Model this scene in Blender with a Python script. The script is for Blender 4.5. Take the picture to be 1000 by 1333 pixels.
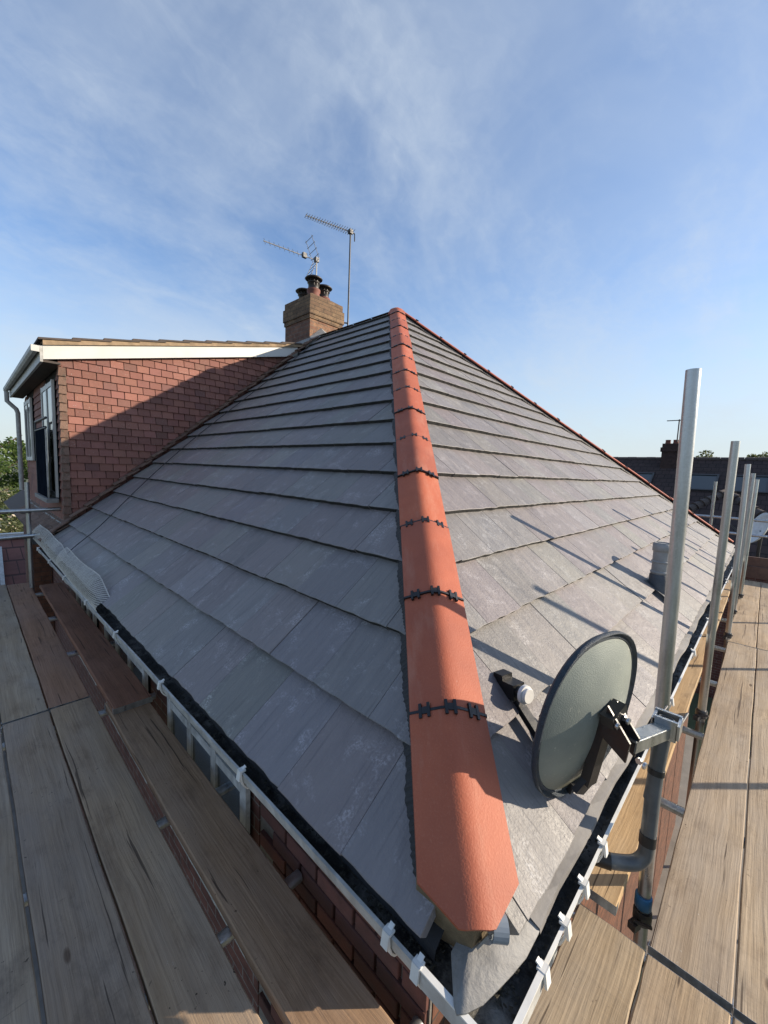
import bpy, math, random
from mathutils import Vector, Matrix
R = math.radians
random.seed(7)
for o in list(bpy.data.objects): bpy.data.objects.remove(o)
scene = bpy.context.scene
COL = scene.collection
Z0 = 6.0                      # everything below is laid out about the eye point; the ground lies 6 m under it

# ------------------------------------------------------------------ camera
cam_d = bpy.data.cameras.new('camera'); cam = bpy.data.objects.new('camera', cam_d); COL.objects.link(cam)
cam_d.sensor_fit = 'HORIZONTAL'; cam_d.sensor_width = 36; cam_d.lens = 36 * 522.0 / 1000
cam_d.clip_start = .02; cam_d.clip_end = 3000
CR = Vector((.691, -.722, .039)).normalized(); CF = Vector((.721, .685, -.101)).normalized()
CU = CR.cross(CF).normalized(); CF = CU.cross(CR).normalized()
cam.matrix_world = Matrix(((CR.x, CU.x, -CF.x, 0), (CR.y, CU.y, -CF.y, 0), (CR.z, CU.z, -CF.z, Z0), (0, 0, 0, 1)))
scene.camera = cam

# ------------------------------------------------------------------ light
SUN_TO = Vector((1.05, -1.0, .545)).normalized()          # towards the sun
SUN_EL = math.asin(SUN_TO.z); SUN_AZ = math.atan2(SUN_TO.x, SUN_TO.y)
sun_d = bpy.data.lights.new('sun', 'SUN'); sun_d.energy = 4.8; sun_d.angle = R(.5); sun_d.color = (1, .86, .68)
sun = bpy.data.objects.new('sun', sun_d); COL.objects.link(sun)
sun.rotation_euler = SUN_TO.to_track_quat('Z', 'Y').to_euler()
world = bpy.data.worlds.new('World'); scene.world = world; world.use_nodes = True
scene.view_settings.view_transform = 'Standard'; scene.view_settings.look = 'None'
scene.view_settings.gamma = 1; scene.view_settings.exposure = .70
scene.view_settings.use_curve_mapping = False


class NT:
    """small helper round a node tree"""
    def __init__(s, tree): s.t = tree; s.n = tree.nodes; s.l = tree.links
    def node(s, kind, **kw):
        n = s.n.new(kind)
        for k, v in kw.items(): setattr(n, k, v)
        return n
    def put(s, sock, v):
        if isinstance(v, bpy.types.NodeSocket): s.l.new(v, sock)
        elif v is not None:
            if hasattr(sock.default_value, '__len__') and not hasattr(v, '__len__'): v = (v,) * len(sock.default_value)
            if hasattr(sock.default_value, '__len__') and len(sock.default_value) == 4 and len(v) == 3: v = (*v, 1)
            sock.default_value = v
    def math(s, op, a, b=None, c=None, clamp=False):
        n = s.node('ShaderNodeMath', operation=op, use_clamp=clamp)
        for i, v in enumerate((a, b, c)):
            if v is not None: s.put(n.inputs[i], v)
        return n.outputs[0]
    def vmath(s, op, a, b=None):
        n = s.node('ShaderNodeVectorMath', operation=op)
        s.put(n.inputs[0], a)
        if b is not None: s.put(n.inputs[1], b)
        return n.outputs[0]
    def noise(s, vec, scale, detail=4, rough=.55, dist=0, col=False):
        n = s.node('ShaderNodeTexNoise'); s.put(n.inputs['Vector'], vec)
        for k, v in (('Scale', scale), ('Detail', detail), ('Roughness', rough), ('Distortion', dist)): s.put(n.inputs[k], v)
        return n.outputs[1 if col else 0]
    def maprange(s, v, a, b, c=0, d=1, smooth=False):
        n = s.node('ShaderNodeMapRange')
        if smooth: n.interpolation_type = 'SMOOTHSTEP'
        for i, x in enumerate((v, a, b, c, d)): s.put(n.inputs[i], x)
        return n.outputs[0]
    def mix(s, f, a, b, mode='MIX'):
        n = s.node('ShaderNodeMix', data_type='RGBA', blend_type=mode)
        s.put(n.inputs[0], f); s.put(n.inputs[6], a); s.put(n.inputs[7], b)
        return n.outputs[2]
    def scale(s, vec, xyz, loc=(0, 0, 0)):
        n = s.node('ShaderNodeMapping'); s.put(n.inputs[0], vec); n.inputs[3].default_value = xyz; n.inputs[1].default_value = loc
        return n.outputs[0]
    def sep(s, vec):
        n = s.node('ShaderNodeSeparateXYZ'); s.put(n.inputs[0], vec); return n.outputs
    def comb(s, x, y, z):
        n = s.node('ShaderNodeCombineXYZ')
        for i, v in enumerate((x, y, z)): s.put(n.inputs[i], v)
        return n.outputs[0]


# sky: daylight sky with thin streaky cirrus all round
w = NT(world.node_tree); w.n.clear()
sky = w.node('ShaderNodeTexSky', sky_type='NISHITA'); sky.sun_disc = False
sky.sun_elevation = SUN_EL; sky.sun_rotation = SUN_AZ; sky.altitude = 60; sky.air_density = 1.0; sky.dust_density = .5; sky.ozone_density = 2.6
tc = w.node('ShaderNodeTexCoord'); d = w.sep(tc.outputs['Generated'])
den = w.math('ADD', w.math('MAXIMUM', d[2], 0), .34)
pl = w.comb(w.math('DIVIDE', d[0], den), w.math('DIVIDE', d[1], den), 0)
def streaks(angle, sc, loc, warp_amt, scale, lo, hi, amt):
    m = w.node('ShaderNodeMapping'); w.put(m.inputs[0], pl); m.inputs[2].default_value = (0, 0, R(angle)); m.inputs[3].default_value = sc; m.inputs[1].default_value = loc
    sv = w.vmath('SCALE', w.noise(w.vmath('ADD', pl, loc), 1.4, 5, .6, col=True)); sv.node.inputs[3].default_value = warp_amt
    n_ = w.noise(w.vmath('ADD', m.outputs[0], sv), scale, 9, .62)
    return w.maprange(n_, lo, hi, 0, amt, smooth=True)
veil = w.maprange(w.noise(w.vmath('ADD', pl, (7.2, 1.1, 0)), 1.1, 6, .6, .8), .36, .70, .04, .40, smooth=True)
s1 = streaks(75, (.55, 1.3, 1), (3.1, .7, 0), 1.3, 1.5, .46, .80, .30)
s2 = streaks(110, (.6, 1.8, 1), (9.3, 4.2, 0), 1.2, 1.8, .47, .80, .26)
s3 = streaks(60, (.9, 3.6, 1), (1.4, 8.8, 0), 1.3, 1.9, .48, .80, .16)
cl = w.math('ADD', veil, w.math('ADD', s1, w.math('ADD', s2, s3)))
low = w.maprange(d[2], -.02, .42, .86, 0, smooth=True)       # pale hazy air towards the horizon, all round
cl = w.math('MINIMUM', cl, .8)
lum = w.node('ShaderNodeRGBToBW'); w.put(lum.inputs[0], sky.outputs[0])
cloud = w.mix(.10, (3.25, 3.75, 4.4), w.comb(*(w.math('MULTIPLY', lum.outputs[0], k) for k in (1.30, 1.34, 1.38))))
skyc = w.mix(1, sky.outputs[0], (.93, 1.0, 1.10), 'MULTIPLY')
mixc = w.mix(low, w.mix(cl, skyc, cloud), (3.25, 3.58, 3.72))
bg = w.node('ShaderNodeBackground'); w.put(bg.inputs[0], mixc); bg.inputs[1].default_value = .125
wo = w.node('ShaderNodeOutputWorld'); w.l.new(bg.outputs[0], wo.inputs[0])

# ------------------------------------------------------------------ materials
MATS = {}
def material(name, fn):
    m = bpy.data.materials.new(name); m.use_nodes = True
    nt = NT(m.node_tree); b = nt.n['Principled BSDF']; nt.b = b
    info = nt.node('ShaderNodeObjectInfo'); tcn = nt.node('ShaderNodeTexCoord'); geo = nt.node('ShaderNodeNewGeometry')
    nt.rand = info.outputs['Random']; nt.ocol = info.outputs['Color']; nt.isl = geo.outputs['Random Per Island']; nt.pos = geo.outputs['Position']; nt.nrm = geo.outputs['Normal']
    off = nt.comb(nt.math('MULTIPLY', nt.rand, 37.0), nt.math('MULTIPLY', nt.rand, 91.0), nt.math('MULTIPLY', nt.isl, 53.0))
    nt.obj = tcn.outputs['Object']; nt.v = nt.vmath('ADD', tcn.outputs['Object'], off)
    fn(nt, b); MATS[name] = m; return m
def bump(nt, h, strength=.3, dist=.01):
    n = nt.node('ShaderNodeBump'); n.inputs['Strength'].default_value = strength; n.inputs['Distance'].default_value = dist
    nt.put(n.inputs['Height'], h); nt.l.new(n.outputs[0], nt.b.inputs['Normal'])
def simple(name, col, rough=.6, metal=0, var=.25, scale=18, bmp=.15, dirt=None, dirt_amt=.5, tint=False, spec=.5):
    def fn(nt, b):
        n1 = nt.noise(nt.v, scale, 6, .6)
        c = nt.mix(nt.maprange(n1, .3, .7), tuple(x * (1 - var) for x in col), tuple(min(1, x * (1 + var)) for x in col))
        if dirt:
            n2 = nt.noise(nt.v, scale * .35, 7, .68)
            c = nt.mix(nt.maprange(n2, .5, .72, 0, dirt_amt), c, dirt)
        if tint: c = nt.mix(1, c, nt.ocol, 'MULTIPLY')
        nt.put(b.inputs['Base Color'], c)
        nt.put(b.inputs['Roughness'], nt.maprange(n1, .3, .7, max(.05, rough - .1), min(1, rough + .1)))
        b.inputs['Metallic'].default_value = metal; b.inputs['Specular IOR Level'].default_value = spec
        if bmp: bump(nt, nt.noise(nt.v, scale * 6, 4, .6), bmp, .004)
    return material(name, fn)

def m_slate(nt, b):
    v = nt.v
    r = nt.math('FRACT', nt.math('ADD', nt.math('MULTIPLY', nt.rand, 7.3), nt.math('MULTIPLY', nt.isl, 3.7)))
    base = nt.mix(r, (.162, .154, .153), (.200, .187, .179))
    base = nt.mix(nt.maprange(nt.math('FRACT', nt.math('MULTIPLY', r, 11.3)), .86, .97, 0, .5), base, (.165, .140, .138))
    streak = nt.noise(nt.scale(v, (26, 3.5, 1)), 1, 6, .65)
    base = nt.mix(nt.maprange(streak, .35, .75, 0, .5), base, (.265, .246, .232))
    fl = nt.noise(nt.scale(v, (75, 2.4, 1), (3, 7, 0)), 1, 4, .6)
    base = nt.mix(nt.maprange(fl, .56, .66, 0, .42), base, (.105, .098, .098))
    dk = nt.noise(nt.scale(v, (9, 2.2, 1), (4, 1, 0)), 1, 5, .6, .6)
    base = nt.mix(nt.maprange(dk, .56, .74, 0, .5), base, (.085, .08, .085))
    eff = nt.noise(v, 7, 8, .72, .5); spk = nt.noise(v, 120, 3, .6)
    base = nt.mix(nt.math('MULTIPLY', nt.maprange(eff, .535, .68, 0, .9), nt.maprange(spk, .44, .60)), base, (.40, .39, .385))
    scf = nt.noise(nt.scale(v, (14, 30, 1), (11, 3, 0)), 1, 6, .7, 1.2)
    base = nt.mix(nt.math('MULTIPLY', nt.maprange(scf, .60, .68, 0, .6), nt.maprange(eff, .48, .6)), base, (.36, .35, .345))
    nt.put(b.inputs['Base Color'], nt.mix(1, base, nt.ocol, 'MULTIPLY'))
    nt.put(b.inputs['Roughness'], nt.maprange(streak, .3, .7, .48, .66))
    h = nt.math('ADD', nt.math('MULTIPLY', nt.noise(nt.scale(v, (60, 11, 1)), 1, 5, .65), 1), nt.math('MULTIPLY', nt.noise(v, 11, 6, .6), 1.6))
    h = nt.math('ADD', h, nt.math('MULTIPLY', spk, .35))
    bump(nt, h, .6, .007)
material('slate', m_slate)
simple('slate_edge_shade', (.026, .026, .026), .85, var=.5, scale=30, bmp=.5, dirt=(.11, .105, .085), dirt_amt=.5)  # weathered slate tails, blackened further to paint in the shadow line of each course

def m_terra(nt, b):
    v = nt.v
    n1 = nt.noise(v, 9, 5, .6); sp = nt.noise(v, 210, 2, .5)
    c = nt.mix(nt.maprange(n1, .3, .7), (.39, .100, .050), (.45, .122, .062))
    c = nt.mix(nt.maprange(sp, .55, .75, 0, .35), c, (.54, .20, .115))
    wh = nt.noise(nt.scale(v, (5, 11, 9)), 1, 8, .75)
    c = nt.mix(nt.maprange(wh, .685, .72, 0, .6), c, (.66, .50, .43))
    c = nt.mix(nt.maprange(nt.noise(v, 2.6, 4, .6), .45, .72, 0, .5), c, (.27, .080, .052))
    du = nt.noise(nt.scale(v, (2.2, 8, 8), (1, 5, 2)), 1, 8, .7)
    c = nt.mix(nt.maprange(du, .52, .72, 0, .38), c, (.56, .30, .21))
    c = nt.mix(nt.maprange(nt.noise(nt.scale(v, (3, 3, 3), (8, 1, 4)), 8, 6, .75), .66, .74, 0, .5), c, (.16, .06, .045))
    nt.put(b.inputs['Base Color'], nt.mix(1, c, nt.ocol, 'MULTIPLY')); b.inputs['Roughness'].default_value = .62; b.inputs['Specular IOR Level'].default_value = .35
    bump(nt, nt.math('ADD', sp, nt.math('MULTIPLY', n1, 2)), .28, .003)
material('terracotta', m_terra)

def m_wood(nt, b):
    v = nt.v                                             # local x runs along the board
    warp = nt.vmath('ADD', v, nt.vmath('MULTIPLY', nt.noise(nt.scale(v, (1.2, 3, 3)), 1, 3, col=True), (.0, .05, .04)))
    g1 = nt.noise(nt.scale(warp, (1.1, 34, 34)), 1, 6, .6); g2 = nt.noise(nt.scale(warp, (3.2, 120, 120)), 1, 4, .6)
    c = nt.mix(nt.maprange(g1, .32, .68), (.345, .270, .185), (.50, .405, .288))
    c = nt.mix(nt.maprange(g2, .48, .70, 0, .5), c, (.245, .19, .135))
    grey = nt.noise(nt.scale(v, (1.4, 5, 5)), 1, 6, .65)
    c = nt.mix(nt.maprange(grey, .38, .70, 0, .7), c, (.385, .345, .295))
    st = nt.noise(nt.scale(v, (2.3, 4, 4), (7, 3, 1)), 1, 8, .72)
    c = nt.mix(nt.maprange(st, .58, .72, 0, .55), c, (.12, .092, .072))
    big = nt.noise(nt.scale(v, (.9, 2.2, 2.2), (5, 2, 8)), 1, 5, .6)
    c = nt.mix(nt.maprange(big, .40, .66, 0, .45), c, nt.mix(1, c, (.55, .50, .47), 'MULTIPLY'))
    kn = nt.node('ShaderNodeTexVoronoi'); nt.put(kn.inputs['Vector'], nt.scale(warp, (2.1, 6.5, .01))); kn.inputs['Scale'].default_value = 1
    knot = nt.maprange(kn.outputs['Distance'], .035, .085, 1, 0, smooth=True)
    c = nt.mix(nt.math('MULTIPLY', knot, .75), c, (.09, .055, .035))
    scr = nt.noise(nt.scale(v, (46, 5, 1), (2, 9, 0)), 1, 5, .7)
    c = nt.mix(nt.maprange(scr, .66, .72, 0, .35), c, (.10, .08, .065))
    spt = nt.noise(v, 55, 3, .6); msk = nt.noise(v, 3.1, 3, .6)
    c = nt.mix(nt.math('MULTIPLY', nt.maprange(spt, .66, .70), nt.maprange(msk, .5, .62)), c, (.055, .04, .03))
    mor = nt.noise(nt.scale(v, (1, 1, 1), (3, 8, 1)), 38, 5, .7)
    c = nt.mix(nt.math('MULTIPLY', nt.maprange(mor, .67, .70, 0, .7), nt.maprange(nt.noise(v, 1.7, 3, .5), .5, .6)), c, (.42, .39, .34))
    boot = nt.noise(nt.scale(v, (1.6, 3.2, 1), (9, 4, 3)), 2.2, 7, .7)
    c = nt.mix(nt.maprange(boot, .52, .70, 0, .5), c, nt.mix(1, c, (.50, .46, .44), 'MULTIPLY'))
    crk = nt.noise(nt.scale(warp, (.9, 60, 60), (6, 1, 1)), 1, 3, .5)
    c = nt.mix(nt.maprange(crk, .66, .69, 0, .8), c, (.06, .045, .035))
    nt.put(b.inputs['Base Color'], nt.mix(1, c, nt.ocol, 'MULTIPLY')); b.inputs['Roughness'].default_value = .82; b.inputs['Specular IOR Level'].default_value = .25
    h = nt.math('ADD', nt.math('MULTIPLY', g1, 1.2), nt.math('ADD', g2, nt.math('MULTIPLY', scr, .5)))
    h = nt.math('SUBTRACT', h, knot)
    bump(nt, h, .5, .004)
material('wood', m_wood)

def m_galv(nt, b):
    v = nt.v
    vo = nt.node('ShaderNodeTexVoronoi'); nt.put(vo.inputs['Vector'], v); vo.inputs['Scale'].default_value = 160
    n1 = nt.noise(nt.scale(v, (30, 30, 3)), 1, 6, .65)
    c = nt.mix(nt.maprange(n1, .3, .72), (.30, .315, .32), (.56, .575, .57))
    c = nt.mix(nt.math('MULTIPLY', nt.sep(vo.outputs['Color'])[0], .25), c, (.62, .64, .64))
    ru = nt.noise(nt.scale(v, (6, 6, 2)), 1, 8, .75)
    c = nt.mix(nt.maprange(ru, .60, .72, 0, .6), c, (.20, .155, .125))
    sp = nt.noise(v, 70, 4, .7); c = nt.mix(nt.maprange(sp, .64, .72, 0, .6), c, (.72, .71, .68))
    nt.put(b.inputs['Base Color'], nt.mix(1, c, nt.ocol, 'MULTIPLY')); b.inputs['Metallic'].default_value = .9
    nt.put(b.inputs['Roughness'], nt.maprange(n1, .3, .7, .24, .44)); bump(nt, nt.math('ADD', n1, sp), .12, .003)
material('galvanised', m_galv)

def brick_mat(name, axis, c1, c2, mortar, bw=.225, bh=.075):
    def fn(nt, b):
        s = nt.sep(nt.pos); fx = nt.math('GREATER_THAN', nt.math('ABSOLUTE', nt.sep(nt.nrm)[0]), .6); vec = nt.comb(nt.math('ADD', nt.math('MULTIPLY', s[1], fx), nt.math('MULTIPLY', s[0], nt.math('SUBTRACT', 1, fx))), s[2], 0)
        br = nt.node('ShaderNodeTexBrick'); nt.put(br.inputs['Vector'], vec)
        for k, x in (('Scale', 1), ('Mortar Size', .005), ('Mortar Smooth', .3), ('Brick Width', bw), ('Row Height', bh), ('Bias', 0)): br.inputs[k].default_value = x
        nt.put(br.inputs['Color1'], c1); nt.put(br.inputs['Color2'], c2); nt.put(br.inputs['Mortar'], mortar)
        n1 = nt.noise(nt.pos, 9, 7, .72)
        c = nt.mix(nt.maprange(n1, .42, .68, 0, .75), br.outputs[0], tuple(x * .35 for x in c1))
        nt.put(b.inputs['Base Color'], c); b.inputs['Roughness'].default_value = .85
        bump(nt, nt.math('ADD', nt.math('MULTIPLY', br.outputs['Fac'], -1), nt.math('MULTIPLY', nt.noise(nt.pos, 60, 4), .4)), .6, .008)
    return material(name, fn)
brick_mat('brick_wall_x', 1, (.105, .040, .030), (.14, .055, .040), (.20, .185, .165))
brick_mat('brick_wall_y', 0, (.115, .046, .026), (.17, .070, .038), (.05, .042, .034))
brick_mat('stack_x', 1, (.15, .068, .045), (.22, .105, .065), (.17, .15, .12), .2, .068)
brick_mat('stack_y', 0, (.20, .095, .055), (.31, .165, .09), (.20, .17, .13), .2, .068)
brick_mat('stack_head', 0, (.14, .080, .045), (.23, .145, .078), (.075, .06, .04), .2, .068)
brick_mat('far_stack', 0, (.045, .024, .020), (.06, .032, .026), (.035, .03, .028))
simple('brick', (.12, .044, .032), .85, var=.3, scale=14, bmp=.5, dirt=(.07, .04, .035), dirt_amt=.6, tint=True)
simple('mortar', (.16, .145, .125), .95, var=.25, scale=30, bmp=.5)

def m_hung(nt, b):
    v = nt.v
    r = nt.math('FRACT', nt.math('ADD', nt.math('MULTIPLY', nt.rand, 5.1), nt.math('MULTIPLY', nt.isl, 3.3)))
    c = nt.mix(r, (.205, .085, .065), (.265, .115, .086))
    c = nt.mix(nt.maprange(nt.math('FRACT', nt.math('MULTIPLY', r, 7.7)), .75, .9, 0, .6), c, (.135, .066, .056))
    n1 = nt.noise(v, 14, 6, .7)
    c = nt.mix(nt.maprange(n1, .5, .75, 0, .5), c, (.13, .062, .046))
    li = nt.noise(v, 60, 5, .7); lm = nt.noise(nt.pos, 2.2, 4, .6)
    c = nt.mix(nt.math('MULTIPLY', nt.maprange(li, .60, .66), nt.maprange(lm, .47, .60)), c, (.34, .29, .25))
    nt.put(b.inputs['Base Color'], nt.mix(1, c, nt.ocol, 'MULTIPLY')); b.inputs['Roughness'].default_value = .8; bump(nt, nt.math('ADD', n1, nt.noise(v, 90, 3)), .35, .005)
material('hung_tile', m_hung)
def m_old(nt, b):
    v = nt.v
    r = nt.math('FRACT', nt.math('ADD', nt.math('MULTIPLY', nt.rand, 5.1), nt.math('MULTIPLY', nt.isl, 3.3)))
    c = nt.mix(r, (.13, .075, .055), (.21, .13, .095))
    c = nt.mix(nt.maprange(nt.noise(v, 26, 6, .7), .5, .66, 0, .8), c, (.06, .055, .04))
    c = nt.mix(nt.maprange(nt.noise(v, 60, 5, .7), .6, .7, 0, .7), c, (.27, .23, .18))
    nt.put(b.inputs['Base Color'], c); b.inputs['Roughness'].default_value = .9; bump(nt, nt.noise(v, 60, 5), .6, .008)
material('old_tile', m_old)
simple('white_paint', (.58, .575, .545), .45, var=.06, scale=3, bmp=.05, dirt=(.45, .42, .36), dirt_amt=.35)
simple('pvc_weathered', (.42, .42, .40), .5, var=.25, scale=16, bmp=.15, dirt=(.13, .125, .11), dirt_amt=.85)
simple('pvc_white', (.68, .68, .65), .42, var=.1, scale=12, bmp=.08, dirt=(.35, .33, .28), dirt_amt=.5)
simple('gutter_black', (.03, .03, .028), .6, var=.5, scale=16, bmp=.8, dirt=(.30, .29, .265), dirt_amt=1)
simple('moss', (.05, .046, .034), .95, var=.6, scale=40, bmp=1, dirt=(.12, .105, .08), dirt_amt=.7)
simple('lead', (.25, .245, .235), .7, metal=0, var=.28, scale=14, bmp=.55, dirt=(.13, .125, .118), dirt_amt=.8)
simple('eaves_tray', (.20, .19, .18), .6, var=.2, scale=10, bmp=.2, dirt=(.27, .255, .235), dirt_amt=.5)
simple('black_plastic', (.012, .012, .013), .42, var=.3, scale=30, bmp=.1)
simple('hip_roll', (.018, .019, .022), .6, var=.4, scale=50, bmp=.3)
simple('felt', (.02, .02, .022), .9, var=.3, scale=20, bmp=.3)
simple('cement', (.17, .125, .07), .95, var=.3, scale=20, bmp=.7)
simple('verge_cement', (.30, .215, .135), .95, var=.3, scale=12, bmp=.6, dirt=(.12, .09, .06), dirt_amt=.7)
simple('dark_tile', (.075, .058, .05), .85, var=.35, scale=10, bmp=.4)
simple('pot', (.17, .062, .045), .75, var=.3, scale=14, bmp=.2)
simple('cowl', (.022, .018, .018), .5, var=.3, scale=20, bmp=.1)
simple('aerial_metal', (.20, .20, .20), .45, metal=.6, var=.25, scale=30, bmp=0)
simple('aerial_dark', (.07, .07, .072), .5, metal=.3, var=.25, scale=30, bmp=0)
simple('panel_black', (.010, .013, .020), .75, var=.3, scale=8, bmp=0, spec=0)
simple('render_grey', (.30, .29, .27), .9, var=.15, scale=6, bmp=.2)
simple('wire_mesh', (.54, .52, .48), .5, metal=.3, var=.25, scale=14, bmp=0, dirt=(.24, .20, .15), dirt_amt=.7)
simple('mast_grey', (.085, .09, .093), .4, var=.2, scale=20, bmp=.05, dirt=(.15, .15, .145), dirt_amt=.4)
simple('pipe_grey', (.27, .275, .275), .5, var=.2, scale=14, bmp=.1, dirt=(.3, .3, .29), dirt_amt=.4)
simple('dark_lead', (.075, .08, .088), .5, metal=.3, var=.3, scale=14, bmp=.3)
simple('grey_pvc', (.21, .24, .27), .38, var=.1, scale=14, bmp=.05)
simple('lnb_white', (.62, .62, .61), .35, var=.05, scale=10, bmp=0)
simple('bolt', (.5, .5, .5), .35, metal=.9, var=.1, scale=30, bmp=0)
simple('timber_red', (.15, .085, .06), .85, var=.35, scale=6, bmp=.4)
simple('blue_tape', (.03, .16, .34), .5, var=.1, scale=10, bmp=0)
simple('dish_rim', (.035, .048, .065), .5, metal=.3, var=.3, scale=90, bmp=.8)
simple('stone_lintel', (.28, .26, .23), .85, var=.2, scale=8, bmp=.3)
simple('paving', (.21, .19, .165), .9, var=.25, scale=3, bmp=.3)
def m_dish(nt, b):
    vo = nt.node('ShaderNodeTexVoronoi'); nt.put(vo.inputs['Vector'], nt.obj); vo.inputs['Scale'].default_value = 330
    n1 = nt.noise(nt.v, 7, 6, .65); sp = nt.noise(nt.v, 46, 4, .7)
    c = nt.mix(nt.maprange(n1, .3, .7), (.19, .215, .20), (.26, .285, .255))
    c = nt.mix(nt.maprange(sp, .63, .70, 0, .7), c, (.42, .42, .36))
    s = nt.sep(nt.obj); c = nt.mix(nt.math('MULTIPLY', nt.maprange(s[2], -.12, -.26), nt.maprange(n1, .35, .6)), c, (.13, .115, .065))
    nt.put(b.inputs['Base Color'], c); b.inputs['Roughness'].default_value = .5; b.inputs['Metallic'].default_value = .15
    bump(nt, vo.outputs['Distance'], .25, .002)
material('dish_mesh', m_dish)
def m_glass(nt, b):
    b.inputs['Base Color'].default_value = (.04, .055, .065, 1); b.inputs['Roughness'].default_value = .06; b.inputs['Specular IOR Level'].default_value = .8
    bump(nt, nt.noise(nt.obj, 1.3, 2), .05, .02)
material('glass', m_glass)
def roof_far(name, c1, c2, axis):
    def fn(nt, b):
        s = nt.sep(nt.pos); vec = nt.comb(s[axis], s[2], 0)
        br = nt.node('ShaderNodeTexBrick'); nt.put(br.inputs['Vector'], vec)
        for k, x in (('Scale', 1), ('Mortar Size', .012), ('Brick Width', .3), ('Row Height', .2), ('Bias', 0)): br.inputs[k].default_value = x
        nt.put(br.inputs['Color1'], c1); nt.put(br.inputs['Color2'], c2); nt.put(br.inputs['Mortar'], tuple(x * .35 for x in c1))
        n1 = nt.noise(nt.pos, 1.4, 6, .7)
        nt.put(b.inputs['Base Color'], nt.mix(nt.maprange(n1, .45, .7, 0, .6), br.outputs[0], tuple(x * .5 for x in c1)))
        b.inputs['Roughness'].default_value = .9
        bump(nt, nt.math('MULTIPLY', br.outputs['Fac'], -1), .8, .03)
    material(name, fn)
roof_far('far_tiles', (.040, .026, .024), (.055, .034, .030), 1)
roof_far('red_tiles', (.145, .055, .042), (.19, .075, .055), 0)
def m_ground(nt, b):
    n1 = nt.noise(nt.pos, .35, 6, .6)
    nt.put(b.inputs['Base Color'], nt.mix(nt.maprange(n1, .4, .6), (.055, .075, .03), (.10, .10, .06))); b.inputs['Roughness'].default_value = .95
material('ground', m_ground)
def leafmat(name, c1, c2):
    def fn(nt, b):
        nt.put(b.inputs['Base Color'], nt.mix(nt.isl, c1, c2)); b.inputs['Roughness'].default_value = .55
        b.inputs['Transmission Weight'].default_value = 0
        tr = nt.node('ShaderNodeBsdfTranslucent'); nt.put(tr.inputs[0], nt.mix(nt.isl, tuple(x * 1.5 for x in c1), tuple(x * 1.5 for x in c2)))
        mx = nt.node('ShaderNodeMixShader'); mx.inputs[0].default_value = .35
        out = nt.n['Material Output']; nt.l.new(b.outputs[0], mx.inputs[1]); nt.l.new(tr.outputs[0], mx.inputs[2]); nt.l.new(mx.outputs[0], out.inputs[0])
    material(name, fn)
leafmat('leaf', (.045, .085, .018), (.12, .17, .04)); leafmat('leaf_dull', (.06, .08, .03), (.12, .13, .055)); leafmat('blossom', (.55, .45, .35), (.7, .62, .5))
simple('bark', (.09, .065, .045), .95, var=.3, scale=9, bmp=.6)

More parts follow.
